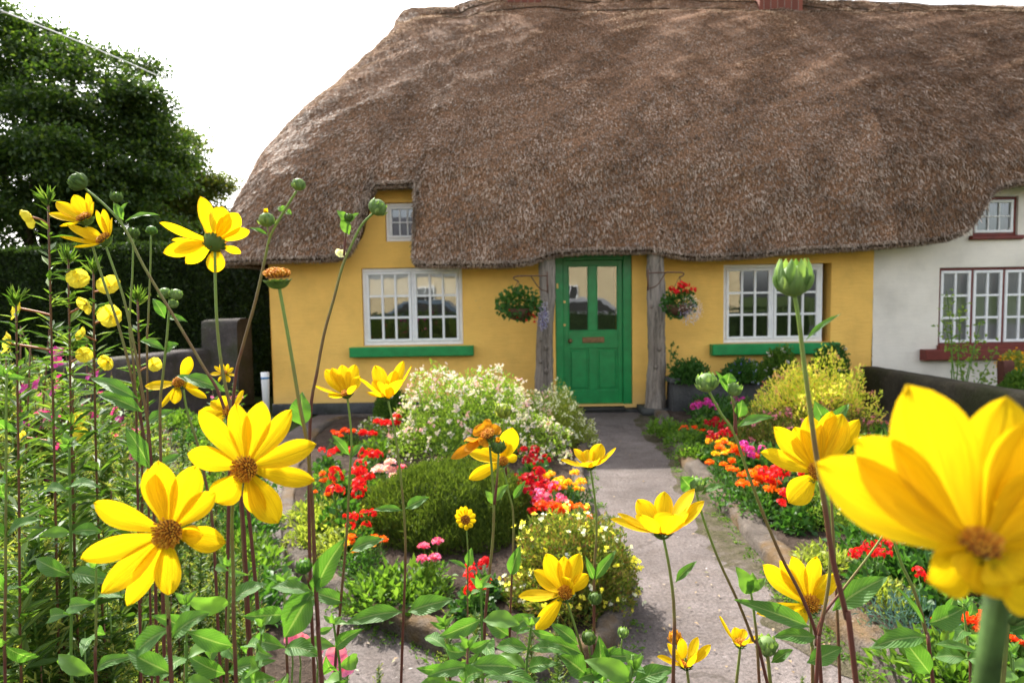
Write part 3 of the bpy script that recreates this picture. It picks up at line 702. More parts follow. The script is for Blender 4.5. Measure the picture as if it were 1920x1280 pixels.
# ================================================================== PORCH POSTS, BEAM, CHIMNEYS
def trunk_post(pxs, Y, label, seed, split=False):
    """pxs: (px, py, half width px)"""
    base = at(pxs[-1][0], pxs[-1][1], Y); base.z = 0
    t = wthing('porch_post', label, 'post', base, 'tree trunk porch posts')
    g_ = np.random.default_rng(seed); k = 22; rows = 44; P = np.array([[*at(a, b, Y), w*Y/FPX] for a, b, w in pxs])
    P[0, 2] += .02; P[-1, 2] = 0
    V = []; U = []
    for i in range(rows):
        s = i/(rows-1); q = [np.interp(s, np.linspace(0, 1, len(P)), P[:, c]) for c in range(4)]
        for j in range(k):
            th = 2*math.pi*j/k
            r = q[3]*(1+.07*math.sin(3*th+seed+s*3)+.05*math.sin(5*th-s*11)+.03*g_.normal())
            if split: r *= 1-.42*math.exp(-((((th+math.pi*.5-.25-.5*math.sin(s*6)*.2+math.pi) % (2*math.pi))-math.pi)/.22)**2)
            V.append((q[0]+r*math.cos(th), q[1]+r*math.sin(th), q[2])); U.append((j/k, s))
    F = [(i*k+(j+1)%k, i*k+j, (i+1)*k+j, (i+1)*k+(j+1)%k) for i in range(rows-1) for j in range(k)]
    m = MB(); m.add(V, F, 0, U); m.build('trunk', MAT['post'], t)
    for _ in range(4):                                     # knots left by cut branches
        s = g_.uniform(.25, .8); q = [np.interp(s, np.linspace(0, 1, len(P)), P[:, c]) for c in range(4)]; th = g_.uniform(-2.6, -.5)
        m = MB(); c = np.array([q[0]+q[3]*math.cos(th)*.95, q[1]+q[3]*math.sin(th)*.95, q[2]]); m.ball(c, .026, 1, 1, 1.3, jit=.15); m.build('knot', MAT['post'], t)
    return t
trunk_post([(1027,465,13),(1026,500,15),(1027,560,14),(1022,620,15),(1022,680,16),(1021,740,18),(1021,775,20)], 8.36, 'split grey tree trunk post left of the green door', 3, True)
pr = trunk_post([(1229,462,15),(1228,500,15),(1230,560,17),(1231,620,16),(1233,680,16),(1230,730,18),(1229,772,21)], 8.36, 'knotty grey tree trunk post right of the green door', 9)
b = at(1230, 772, 8.36); m = MB(); m.bbox(b.x-.2, b.x+.21, 8.16, 8.62, 0, .085, .03); top('base_stone', m, MAT['trough'], 'flat grey stone under the right porch post', 'stone')
a = at(1008, 467, 8.4); b = at(1256, 462, 8.4)
m = MB(); 
V = []; n = 30
for i in range(n):
    s = i/(n-1); x = a.x+(b.x-a.x)*s; z = a.z+(b.z-a.z)*s+.006*math.sin(s*17); h = .062*(1+.1*math.sin(s*9))
    V.append([(x,8.31,z-h),(x,8.30,z+h),(x,8.47,z+h),(x,8.48,z-h)])
V = np.array(V); V = np.concatenate([V, V[:, :1]], 1); m.grid(V[:, ::-1]); top('porch_beam', m, MAT['beam'], 'old timber beam under the thatch above the green door', 'beam')

def chimney(px0, px1, Y, zt, label, zb=5.4):
    x0 = at(px0, 5, Y).x; x1 = at(px1, 5, Y).x
    t = wthing('chimney_stack', label, 'chimney', ((x0+x1)/2, Y, zb), 'brick chimneys on the thatched ridge')
    m = MB(); m.box(x0, x1, Y-.1, Y+.6, zb, zt); m.build('stack', MAT['brick'], t, False)
    m = MB(); m.box(x0-.05, x1+.05, Y-.15, Y+.65, zt, zt+.09); m.box(x0-.02, x1+.02, Y-.12, Y+.62, zt+.09, zt+.17); m.build('cap', MAT['brick'], t, False)
    for dx in (.15, .42):
        m = MB(); m.tube([(x0+dx,Y+.25,zt+.16),(x0+dx,Y+.25,zt+.5)], .1, 12, smooth=False); m.build('chimney_pot', MAT['brick'], t)
chimney(950, 1016, 10.98, 7.5, 'brick chimney on the ridge above the green door')
chimney(1420, 1500, 10.95, 7.5, 'brick chimney on the ridge above the right cottage window')

# ================================================================== GARDEN WALLS
def rough_box(m, a, b, w, h0, h1, seed, nseg=26, z0=0.0):
    """rough masonry wall from a to b (xy), heights h0->h1"""
    a = np.array(a, float); b = np.array(b, float); t = (b-a)/np.linalg.norm(b-a); n = np.array([t[1], -t[0]])
    prof = [(-.5,0),(-.5,.3),(-.5,.6),(-.49,.9),(-.44,.985),(-.2,1.005),(.2,1.005),(.44,.985),(.49,.9),(.5,.6),(.5,.3),(.5,0)]
    V = []
    for i in range(nseg):
        s = i/(nseg-1); h = h0+(h1-h0)*s
        V.append([(*(a+(b-a)*s+n*q*w), z0+r*h) for q, r in prof])
    V = np.array(V); f = V.reshape(-1,3); f += (.022*lump(f, 1, 3, seed)+.012*lump(f, 1, 10, seed+1))[:,None]*np.array([n[0], n[1], .5])
    V = f.reshape(V.shape); m.grid(V); k = len(prof)
    m.add(V[0], [tuple(range(k))]); m.add(V[-1], [tuple(range(k))[::-1]])
    return m
m = MB(); pa = at(1612, 690, 8.7); rough_box(m, (pa.x+.12, 8.66), (5.32, 2.2), .30, pa.z+.02, pa.z+.02, 41, 60)
top('garden_wall', m, MAT['darkwall'], 'dark mossy garden wall dividing the yellow and cream cottages', 'wall')
m = MB(); rough_box(m, (-4.35, 9.75), (-5.4, 7.6), .34, .86, .83, 43); rough_box(m, (-5.4, 7.6), (-9.0, 7.0), .34, .83, .8, 44)
top('garden_wall', m, MAT['stone'], 'low grey lichened stone wall before the tall hedge', 'wall')
m = MB(); p = at(425, 600, 9.6); rough_box(m, (p.x-.27, 9.62), (p.x+.27, 9.55), .42, p.z, p.z+.02, 46, 14)
top('gate_pillar', m, MAT['stone'], 'square stone pillar at the house end of the grey wall', 'pillar')
# trough
m = MB(); a = at(1252, 712, 8.25); b = at(1425, 712, 8.25); hz = a.z
tr = wthing('stone_trough', 'long grey stone trough planter under the right cottage window', 'trough', ((a.x+b.x)/2, 8.25, 0))
rough_box(m, (a.x+.02, 8.2), (b.x+.75, 8.2), .34, hz, hz, 47, 30); m.build('trough_body', MAT['trough'], tr)
m = MB(); rough_box(m, (a.x-.03, 8.2), (b.x+.8, 8.2), .40, .05, .05, 48, 30, hz-.005); m.build('rim', MAT['trough'], tr)

# ================================================================== FOLIAGE MATERIALS
LF = {}
LF['tree'] = leafy('tree_leaf', [(.02,.045,.009),(.035,.075,.014),(.06,.11,.02),(.10,.15,.03)], .48, .5, .4, patch=.4)
LF['tree2'] = leafy('tree_leaf_olive', [(.05,.08,.012),(.09,.13,.022),(.13,.16,.03),(.13,.12,.03)], .48, .5, .4, patch=.3)
LF['hedge'] = leafy('hedge_leaf', [(.015,.032,.006),(.03,.06,.010),(.05,.09,.015)], .3, .5, .35, patch=.4)
LF['helio'] = leafy('broad_leaf', [(.045,.13,.02),(.065,.17,.025),(.10,.22,.04)], .46, .5, .35, vein=True)
LF['helio_small'] = leafy('young_leaf', [(.08,.19,.03),(.13,.25,.045)], .45, .5, .35)
LF['spike'] = leafy('narrow_leaf', [(.035,.08,.013),(.06,.125,.018),(.10,.175,.03),(.16,.23,.05)], .45, .5, .3)
LF['spike_tip'] = leafy('budding_tip', [(.15,.20,.04),(.24,.28,.065),(.36,.37,.11)], .45, .6, .25)
LF['grass'] = leafy('garden_green', [(.05,.12,.015),(.09,.18,.025),(.14,.24,.04)], .45, .55, .3)
LF['ger'] = leafy('geranium_leaf', [(.03,.09,.015),(.045,.13,.022),(.07,.17,.035)], .4, .5, .35)
LF['heather'] = leafy('heather_green', [(.05,.085,.014),(.085,.13,.02),(.12,.165,.03)], .35, .7, .15)
LF['lime'] = leafy('lime_leaf', [(.16,.22,.03),(.24,.30,.05),(.33,.36,.09)], .4, .55, .3)
LF['gold'] = leafy('gold_leaf', [(.28,.38,.04),(.56,.61,.07),(.80,.76,.14),(.75,.48,.2)], .4, .55, .3)
LF['goldlow'] = leafy('gold_green_leaf', [(.06,.11,.02),(.13,.18,.03),(.24,.26,.05),(.2,.1,.05)], .4, .55, .3)
LF['lightleaf'] = leafy('pale_green_leaf', [(.12,.22,.035),(.19,.30,.05),(.28,.38,.09)], .45, .55, .3)
LF['blue'] = leafy('blue_green_leaf', [(.06,.13,.11),(.10,.19,.17)], .3, .6, .2)
def flo(name, *c, tr=.35): return leafy(name, list(c), tr, .55, .2)
FL = {'white': flo('white_blossom', (.62,.50,.58), (.78,.70,.74), (.8,.78,.8)), 'white2': flo('cream_blossom', (.75,.75,.6), (.8,.8,.74)),
      'red': flo('red_flower', (.50,.006,.012), (.68,.012,.02), (.75,.03,.03)), 'crimson': flo('crimson_flower', (.30,.004,.012), (.45,.006,.02)),
      'orange': flo('orange_flower', (.8,.16,.005), (.85,.25,.01), (.75,.09,.005)), 'redorange': flo('red_orange_flower', (.75,.07,.01), (.8,.13,.02)),
      'yolk': flo('yolk_flower', (.85,.42,.01), (.85,.55,.03)), 'pink': flo('pink_flower', (.72,.10,.30), (.8,.25,.45), (.65,.03,.22)),
      'magenta': flo('magenta_flower', (.45,.02,.25), (.62,.06,.40)), 'palepink': flo('pale_pink_flower', (.78,.42,.55), (.8,.6,.68)),
      'lav': flo('lavender_flower', (.30,.32,.72), (.5,.5,.8), (.75,.75,.85)), 'violet': flo('violet_flower', (.12,.10,.55), (.2,.18,.65)),
      'dustpink': flo('spiraea_flower', (.55,.16,.22), (.7,.30,.36), (.5,.10,.16)), 'straw': flo('primrose_pale', (.8,.72,.05), (.85,.8,.15), tr=.45)}
STEM = plain('green_stem', (.10,.19,.03), .5, .3, .25, 30); STEM2 = plain('brown_stem', (.13,.06,.025), .5, .3, .3, 30); 
def stem_mat():
    t = NT('flower_stem'); sx = t.N('ShaderNodeSeparateXYZ'); tc = t.N('ShaderNodeTexCoord'); t.L(tc.outputs['UV'], sx.inputs[0])
    n = t.noise(t.coord('Object'), 30, 3)
    f = t.math('ADD', sx.outputs[1], t.math('MULTIPLY', t.math('SUBTRACT', n, .5), .5))
    t.col(t.ramp(f, [(.12,(.16,.24,.045)),(.42,(.16,.11,.04)),(.6,(.11,.035,.025))]), .5, .3); t.bump(t.noise(t.coord('Object'), 400, 2), .4, .001)
    return t.mat
STEMF = stem_mat()

# ================================================================== TREES, HEDGE
def tree(base, h, crown, n, leafL, mat, label, name='leafy_tree', seed=0, group=None):
    """crown: list of (x,y,z,r) clumps (world)"""
    t = wthing(name, label, 'tree', base, group); g_ = np.random.default_rng(seed)
    m = MB(); tb = Vector(base); cx = np.mean([c[0] for c in crown]); cy = np.mean([c[1] for c in crown])
    topz = max(c[2] for c in crown)
    m.tube([tb, (tb.x*.9+cx*.1, tb.y, tb.z+h*.25), (cx, cy, tb.z+h*.5), (cx, cy, topz-.5)], [.42,.30,.2,.05], 10)
    for c in crown: 
        z0 = tb.z + h*g_.uniform(.15, .4); m.tube([(tb.x*.6+cx*.4, tb.y*.6+cy*.4, z0), ((tb.x+c[0])/2, (tb.y+c[1])/2, (z0+c[2])/2+.2), (c[0], c[1], c[2])], [.13,.08,.02], 6)
    m.build('trunk', MAT['bark'], t)
    sat = [];
    for c in crown:
        for _ in range(8):
            d_ = unit(g_.normal(size=3)); q_ = g_.uniform(.2,.42); sat.append((c[0]+d_[0]*c[3]*.98, c[1]+d_[1]*c[3]*.98, c[2]+d_[2]*c[3]*.85, c[3]*q_))
    crown = [(c[0],c[1],c[2],c[3]*.86) for c in crown]+sat
    m = MB(); tot = sum(c[3]**2 for c in crown)
    for c in crown:
        # each clump is itself many sprigs
        ns = int(n*c[3]**2/tot/26); d = unit(g_.normal(size=(ns,3))); rr = c[3]*(.35+.65*g_.random(ns)**.5)*(1+.3*lump(d,1,3.5,int(c[0]*10)%97))
        sp = d*rr[:,None]*(np.array([1.5,1.2,.5]) if c[3] < .75 else np.array([1,1,.82]))+np.array(c[:3]); 
        sp = sp[lump(sp, 1, 1.3*(.75/max(.3, min(1.2, c[3])))**.5, seed+9) > -.08]; ns = len(sp)
        if ns == 0: continue
        dd_ = unit(sp-np.array(c[:3])); d = dd_
        q = np.repeat(sp, 26, 0)+g_.normal(size=(ns*26,3))*np.array([.26,.26,.12])*(leafL/.14)**.5
        dr = unit(np.repeat(d, 26, 0)+g_.normal(size=(ns*26,3))*.9+np.array([0,0,-.25])); up = unit(g_.normal(size=(ns*26,3))*.6+np.array([0,0,1.]))
        leaf_cards(m, q, dr, up, leafL*g_.uniform(.6,1.3,len(q)), leafL*.6, 0, .15)
    m.build('crown', mat, t); return t
def pc(px, py, Y, rpx): p = at(px, py, Y); return (p.x, p.y, p.z, rpx*Y/FPX)
Yt = 21
cr1 = [pc(*q) for q in [(20,110,Yt,95),(-60,60,Yt,120),(110,90,Yt+1,42),(95,200,Yt-1,95),(200,140,Yt+1,62),(205,215,Yt,75),(265,200,Yt+.5,48),(280,270,Yt,62),(180,320,Yt-1,100),(60,330,Yt-1.5,120),(330,300,Yt+.5,30),(-60,250,Yt,150),(60,440,Yt-1,120),(230,420,Yt-1,90)]]
tree((at(60,700,Yt).x, Yt, 0), 9.5, cr1, 190000, .145, LF['tree'], 'tall dark leafy tree rising highest behind the hedge', seed=3, group='trees behind the hedge')
cr2 = [pc(*q) for q in [(345,290,25,52),(385,345,25,42),(360,380,25,62),(310,360,24,62),(400,410,25,30),(340,450,25,70),(405,470,25,40)]]
tree((at(360,700,25).x, 25, 0), 6, cr2, 75000, .145, LF['tree2'], 'smaller olive green tree nearest the thatch behind the hedge', seed=5, group='trees behind the hedge')
cr3 = [pc(*q) for q in [(-330,100,24,200),(-250,350,24,220),(-480,300,24,240)]]
tree((at(-330,700,24).x, 24, 0), 9, cr3, 26000, .26, LF['tree'], 'broad dark tree standing leftmost behind the hedge', seed=8, group='trees behind the hedge')
def hedge(a, b, w, h, n, label, seed):
    a = np.array(a, float); b = np.array(b, float); L_ = np.linalg.norm(b-a); t = (b-a)/L_; nn = np.array([t[1], -t[0]])
    g_ = np.random.default_rng(seed); m = MB(); fs = g_.random(n)
    s = g_.random(n)*L_; face = fs < .62; z = np.where(face, g_.random(n)*h, h); q = np.where(face, .5*w, (g_.random(n)-.5)*w)
    P = np.stack([a[0]+t[0]*s+nn[0]*q, a[1]+t[1]*s+nn[1]*q, z], 1); nrm = np.where(face[:,None], np.array([nn[0], nn[1], 0])[None], np.array([0,0,1.])[None])
    P = P + nrm*(.07*lump(P,1,2.2,seed)+.035*lump(P,1,7,seed+1)-g_.random(n)*.08)[:,None]
    dr = unit(nrm*.7+g_.normal(size=(n,3))*.6+np.array([0,0,.3])); up = unit(g_.normal(size=(n,3)))
    leaf_cards(m, P, dr, up, g_.uniform(.04,.085,n), .04, 0)
    c = MB(); e = .09
    V = [(*(a+nn*(.5*w-e)),0),(*(b+nn*(.5*w-e)),0),(*(b-nn*(.5*w)),0),(*(a-nn*(.5*w)),0)]; V += [(v[0],v[1],h-e) for v in V]
    m.add(V, [(0,3,2,1),(4,5,6,7),(0,1,5,4),(1,2,6,5),(2,3,7,6),(3,0,4,7)]) 
    return top('hedge', m, LF['hedge'], label, 'hedge', smooth=False)
hh = at(300, 469, 11).z
hedge((-14.5, 10.6), (-3.55, 11.2), 1.3, hh, 90000, 'tall clipped dark green hedge behind the stone wall', 51)

# overhead wire
m = MB(); a = at(-40, 4, 9); b = at(250, 122, 16); c = at(560, 262, 27); m.tube([a, b, c], [.012,.014,.02], 5); 
top('overhead_cable', m, plain('pale_cable', (.6,.6,.6), .5), 'thin pale overhead cable crossing before the trees', 'cable')

# ================================================================== across the road: only mirrored in the panes
opp = wthing('terraced_house', 'cream house across the road mirrored in the window panes', 'house', (0,-17,0))
m = wall_grid(-11, 12, 0, 3.6, [], -17, 61); m.build('wall', plain('opposite_render', (.62,.5,.3), .8), opp)
m = MB(); m.add([(-11.4,-16.8,3.5),(12.4,-16.8,3.5),(12.4,-20,6.2),(-11.4,-20,6.2)], [(0,1,2,3)]); m.build('roof', plain('slate', (.08,.08,.09), .8), opp, False)
for x in (-8,-4.5,-1,3,6.5,10):
    m = MB(); m.box(x-.5, x+.5, -17, -16.9, 1, 2.2); w_ = m.build('window', MAT['white_paint'], opp, False)
    m = MB(); m.box(x-.42, x-.03, -16.9, -16.88, 1.08, 2.12); m.box(x+.03, x+.42, -16.9, -16.88, 1.08, 2.12); m.build('pane', MAT['dark'], w_, False)
def car(x, y, colr, label):
    t = wthing('parked_car', label, 'car', (x, y, 0), 'cars parked across the road'); m = MB()
    prof = [(-2.1,.35),(-2.1,.8),(-1.95,.95),(-1.3,1.05),(-.75,1.45),(.75,1.48),(1.4,1.0),(2.0,.88),(2.1,.6),(2.1,.35)]
    V = np.array([[(x+p, y+w, z) for p, z in prof] for w in (-.8,-.78,.78,.8)]); V[1:3,:,2] += .02; m.grid(V); k = len(prof); m.add(V[0], [tuple(range(k))]); m.add(V[-1], [tuple(range(k))[::-1]])
    m.build('body', plain('car_'+label.split()[0], colr, .3, .6), t, False)
    m = MB(); 
    for w in (.83,): m.add([(x-1.1,y+w,1.02),(x+1.15,y+w,1.02),(x+.65,y+w,1.38),(x-.7,y+w,1.36)], [(0,1,2,3)])
    m.build('side_glass', MAT['dark'], t, False)
    for wx in (-1.35, 1.35):
        m = MB(); m.tube([(x+wx,y+.65,.33),(x+wx,y+.85,.33)], .33, 20, smooth=False); m.build('wheel', MAT['dark'], t)
car(-3.2, -7.2, (.12,.16,.2), 'silver parked car mirrored in the left cottage window'); car(2.6, -7.4, (.35,.36,.38), 'white parked car mirrored in the right cottage window')

hedge((9, -2.6), (-9, -2.6), .8, 1.08, 9000, 'low unseen hedge added to darken the lower pane reflections', 57)  # added behind the camera so the lower panes mirror something dark
# ================================================================== BEDDING PLANTS
def roset(m, c, r, n, mi=0, h=.55, L=None, g_=rng, flat=.0):
    """pompom bloom: short petals over a dome"""
    d = rdir(n, -.25, 1); P = np.array(list(c)) + d*np.array([r, r, r*h])*.55
    leaf_cards(m, P, unit(d*np.array([1,1,.8])+g_.normal(size=(n,3))*.25), unit(np.array([0,0,1.])+g_.normal(size=(n,3))*.5), r*.62, r*.5, mi, .2)
    m.ball(c, r*.55, 1, 1, h, mi, 8, 5)
def clump_leaves(m, rx, h, n, L, Wd, mi=0, seed=0, z0=0.0, up=.3):
    g_ = np.random.default_rng(seed); d = rdir(n, 0, 1); rr = g_.random(n)**.5
    P = d*np.array([rx, rx, h])*rr[:,None]+np.array([0,0,z0]); dr = unit(d*(1-up)+np.array([0,0,up])+g_.normal(size=(n,3))*.45)
    leaf_cards(m, P, dr, unit(g_.normal(size=(n,3))*.5+np.array([0,0,1.])), L*g_.uniform(.6,1.3,n), Wd*g_.uniform(.7,1.3,n), mi)
PROTO = {}
def proto_bedding(kind, seed=1):
    g_ = np.random.default_rng(seed); parts = []
    if kind in ('geranium_red', 'geranium_crimson', 'geranium_pink', 'geranium_magenta'):
        m = MB(); clump_leaves(m, .17, .22, 260, .055, .06, 0, seed); m.tube([(0,0,-.03),(0,0,.15)], .012, 6); parts.append(('foliage', m.mesh('foliage', LF['ger'])))
        cl = {'geranium_red': 'red', 'geranium_crimson': 'crimson', 'geranium_pink': 'pink', 'geranium_magenta': 'magenta'}[kind]
        for i in range(6):
            a = g_.uniform(0, 6.28); r = .13*math.sqrt(g_.random()); c = (r*math.cos(a), r*math.sin(a), .24+g_.uniform(0,.10))
            m = MB(); m.tube([(c[0]*.3, c[1]*.3, .05), (c[0],c[1],c[2]-.02)], .003, 4, 1, smooth=False)
            for _ in range(13):
                d = rdir(1, -.3, 1)[0]*.038; q = np.array(c)+d
                pd = unit(d+g_.normal(size=3)*.005); s1 = unit(np.cross(pd, [0.1,.2,1.])); s2 = np.cross(pd, s1)
                k = 5; ang = np.arange(k)*2*math.pi/k; rad = s1[None]*np.cos(ang)[:,None]+s2[None]*np.sin(ang)[:,None]
                leaf_cards(m, np.repeat(q[None], k, 0), unit(rad+pd*.35), np.repeat(pd[None], k, 0), .018, .016, 0, .1, .65)
            parts.append(('flower_cluster', m.mesh('flower_cluster', [FL[cl], STEM])))
    elif kind.startswith('marigold'):
        m = MB(); clump_leaves(m, .13, .17, 420, .035, .012, 0, seed); parts.append(('foliage', m.mesh('foliage', LF['ger'])))
        cl = {'marigold_orange': 'orange', 'marigold_yolk': 'yolk', 'marigold_red': 'redorange'}[kind]
        for i in range(6):
            a = g_.uniform(0, 6.28); r = .12*math.sqrt(g_.random()); c = (r*math.cos(a), r*math.sin(a), .17+g_.uniform(0,.06))
            m = MB(); m.tube([(c[0]*.5, c[1]*.5, .03), c], .003, 4, 1, smooth=False); roset(m, c, g_.uniform(.024,.036), 46); parts.append(('bloom', m.mesh('bloom', [FL[cl], STEM])))
    elif kind.startswith('dahlia'):
        m = MB(); clump_leaves(m, .17, .3, 230, .07, .035, 0, seed); parts.append(('foliage', m.mesh('foliage', LF['grass'])))
        cl = {'dahlia_red': 'red', 'dahlia_pale': 'palepink', 'dahlia_pink': 'pink'}[kind]
        for i in range(4):
            a = g_.uniform(0, 6.28); r = .14*math.sqrt(g_.random()); c = (r*math.cos(a), r*math.sin(a), .33+g_.uniform(0,.1))
            m = MB(); m.tube([(c[0]*.4, c[1]*.4, .05), c], .004, 4, 1, smooth=False); roset(m, c, .052, 60, h=.45); parts.append(('bloom', m.mesh('bloom', [FL[cl], STEM])))
    elif kind == 'salvia':
        m = MB(); clump_leaves(m, .12, .2, 170, .06, .03, 0, seed); parts.append(('foliage', m.mesh('foliage', LF['ger'])))
        for i in range(5):
            a = g_.uniform(0, 6.28); r = .10*math.sqrt(g_.random()); x, y = r*math.cos(a), r*math.sin(a); n = 70; z = .18+g_.random(n)*.16
            m = MB(); m.tube([(x,y,.05),(x,y,.34)], .004, 4, 1, smooth=False); d = rdir(n, .1, .7); leaf_cards(m, np.stack([x+d[:,0]*.012, y+d[:,1]*.012, z], 1), d, unit(g_.normal(size=(n,3))), .028, .012); parts.append(('flower_spike', m.mesh('flower_spike', [FL['red'], STEM])))
    elif kind in ('lowgreen', 'lime_low', 'blue_low', 'dark_low'):
        mt = {'lowgreen': 'grass', 'lime_low': 'lime', 'blue_low': 'blue', 'dark_low': 'ger'}[kind]
        m = MB(); clump_leaves(m, .19, .13 if kind != 'blue_low' else .16, 480, .045, .02 if kind != 'blue_low' else .006, 0, seed, up=.45); parts.append(('foliage', m.mesh('foliage', LF[mt])))
    elif kind == 'white_low':
        m = MB(); clump_leaves(m, .16, .16, 330, .04, .016, 0, seed); parts.append(('foliage', m.mesh('foliage', LF['lightleaf'])))
        m = MB(); d = rdir(60, .2, 1); P = d*np.array([.16,.16,.17]); 
        for q in range(5): leaf_cards(m, P, unit(rdir(60,-.2,.6)), np.broadcast_to(np.array([0,0,1.]), (60,3)), .016, .010)
        parts.append(('blossoms', m.mesh('blossoms', FL['white'])))
    return parts
NAMES = {'geranium_red': ('red_geranium','geranium'), 'geranium_crimson': ('crimson_geranium','geranium'), 'geranium_pink': ('pink_geranium','geranium'), 'geranium_magenta': ('magenta_geranium','geranium'),
 'marigold_orange': ('orange_marigold','marigold'), 'marigold_yolk': ('yellow_marigold','marigold'), 'marigold_red': ('red_orange_marigold','marigold'),
 'dahlia_red': ('red_dahlia','dahlia'), 'dahlia_pale': ('pale_pink_dahlia','dahlia'), 'dahlia_pink': ('pink_dahlia','dahlia'), 'salvia': ('red_salvia','salvia'),
 'lowgreen': ('leafy_bedding_plant','bedding plant'), 'lime_low': ('lime_bedding_plant','bedding plant'), 'blue_low': ('blue_grass_tuft','bedding plant'), 'dark_low': ('dark_bedding_plant','bedding plant'), 'white_low': ('white_bedding_plant','bedding plant')}
_pv = {}
def bed_plant(kind, loc, label, group, sc=1.0, rz=None):
    i = _pv.get(kind, 0); _pv[kind] = i+1; v = i % 3
    if (kind, v) not in PROTO: PROTO[(kind, v)] = proto_bedding(kind, 17*v+len(kind)*3+5)
    nm, cat = NAMES[kind]; o = thing(nm, label, cat, loc, group, random.uniform(0, 6.28) if rz is None else rz, sc)
    for pn, me in PROTO[(kind, v)]:
        c = bpy.data.objects.new(pn, me); COL.objects.link(c); c.parent = o
    return o
# (kind, px, py of the BLOOMS, height of blooms, label, group)
def putp(kind, px, py, zb, label, group, sc=1.0):
    sc *= .88; p = gp(px, py, zb*sc+.05); return bed_plant(kind, (p.x, p.y, .06), label, group, sc)
ISLG = 'bedding flowers of the island bed'; RBG = 'bedding flowers of the right border'
ISLAND = [
 ('marigold_red',652,800,.25,'red orange marigolds at the far left end of the island bed',1.2),('marigold_red',640,812,.2,'small red orange marigolds just before the far left ones of the island',1.1),
 ('dahlia_red',705,805,.38,'spiky bright red dahlia left of the white flowering bush',1.0),('dahlia_red',728,792,.38,'spiky red dahlia closest to the white flowering bush',1.0),
 ('geranium_red',612,858,.22,'small red geranium on the island edge nearest the left path',.8),('geranium_red',645,880,.3,'full red geranium on the left side of the island bed',1.15),('geranium_red',688,852,.3,'red geranium between the dahlias and the pink blooms',1.1),
 ('geranium_red',640,918,.3,'red geranium right above the lime green foliage',1.1),('geranium_red',668,895,.3,'red geranium closest to the bare soil of the island',.9),
 ('marigold_orange',600,900,.2,'orange marigold beside the left path corner',1.0),('marigold_orange',618,925,.18,'orange marigold low beside the lime foliage',1.0),
 ('dahlia_pale',730,878,.38,'pale pink dahlia before the white flowering bush',.9),('dahlia_pink',765,885,.36,'magenta pink dahlia beside the pale pink ones',.8),('dahlia_pale',755,905,.32,'pale pink dahlia lowest of the pink trio',.8),('dahlia_pale',706,892,.3,'nearly white dahlia left of the pink trio',.7),
 ('lime_low',590,955,.1,'lime green mat plant spilling over the left kerb',1.3),('lime_low',625,975,.1,'lime green mat plant next to the heather mound',1.3),('lime_low',640,1010,.1,'lime green tuft below the mat plants',1.1),('lime_low',662,950,.1,'variegated lime plant under the red geraniums',1.0),('lime_low',575,1000,.1,'lime green trailing plant over the kerb stones',.9),
 ('geranium_red',672,992,.22,'red geranium left of the heather mound',.75),('marigold_yolk',672,1022,.2,'golden yellow marigold left of the heather mound',1.0),('marigold_orange',690,1015,.2,'orange marigold squeezed against the heather mound',.9),
 ('lowgreen',740,1075,.12,'bushy green seedling clump in front of the heather mound',1.4),('lowgreen',700,1090,.12,'green clump at the kerb below the heather mound',1.1),('dahlia_pink',812,1070,.2,'pink snapdragon like bloom before the heather mound',.65),('lowgreen',790,1100,.12,'low green clump beside the small pink bloom',1.0),
 ('geranium_red',885,1100,.26,'deep red geranium at the near edge of the heather mound',.7),('geranium_red',905,1075,.26,'deep red geranium tucked against the heather mound',.65),
 ('geranium_crimson',1000,880,.34,'crimson geranium beside the white flowering bush',1.1),('geranium_crimson',1012,905,.32,'crimson geranium above the pink one by the main path',1.1),('geranium_crimson',1003,845,.34,'crimson geranium high against the white flowering bush',1.0),('geranium_red',1022,925,.28,'red geranium by the yellow marigolds',.9),
 ('geranium_pink',1018,945,.24,'bright pink geranium by the main path edge',1.0),('geranium_pink',1028,962,.22,'bright pink geranium just above the orange marigolds',.8),
 ('marigold_yolk',1050,900,.2,'yellow marigold at the island edge facing the main path',1.2),('marigold_yolk',1078,905,.2,'yellow marigold nearest the main path',1.2),('marigold_yolk',1062,925,.18,'yellow marigold behind the blue grass tuft',1.0),
 ('blue_low',1045,950,.1,'blue green grassy tuft between the marigolds',1.1),('marigold_orange',1052,962,.16,'orange marigold above the blue grass tuft',1.0),('marigold_red',1050,972,.16,'red orange marigold beside the pale mound',1.2),('marigold_orange',1080,970,.16,'orange marigold at the path edge above the pale mound',1.2),('geranium_red',1022,975,.18,'red geranium just above the pale flowered mound',.8),
 ('white_low',700,745,.35,'white flowered low plant near the house wall',1.4),('lowgreen',662,835,.1,'green leaves under the red geraniums',1.1),('lowgreen',980,955,.1,'green clump right of the heather mound',1.1),
 ('lowgreen',620,890,.1,'green foliage at the left rim of the island',1.0),('dark_low',600,940,.14,'dark feathery foliage under the orange marigolds',1.0),('white_low',715,905,.12,'small white flowers at the soil before the heather',.8)]
for k, px, py, zb, lab, sc in ISLAND: putp(k, px, py, zb, lab, ISLG, sc)
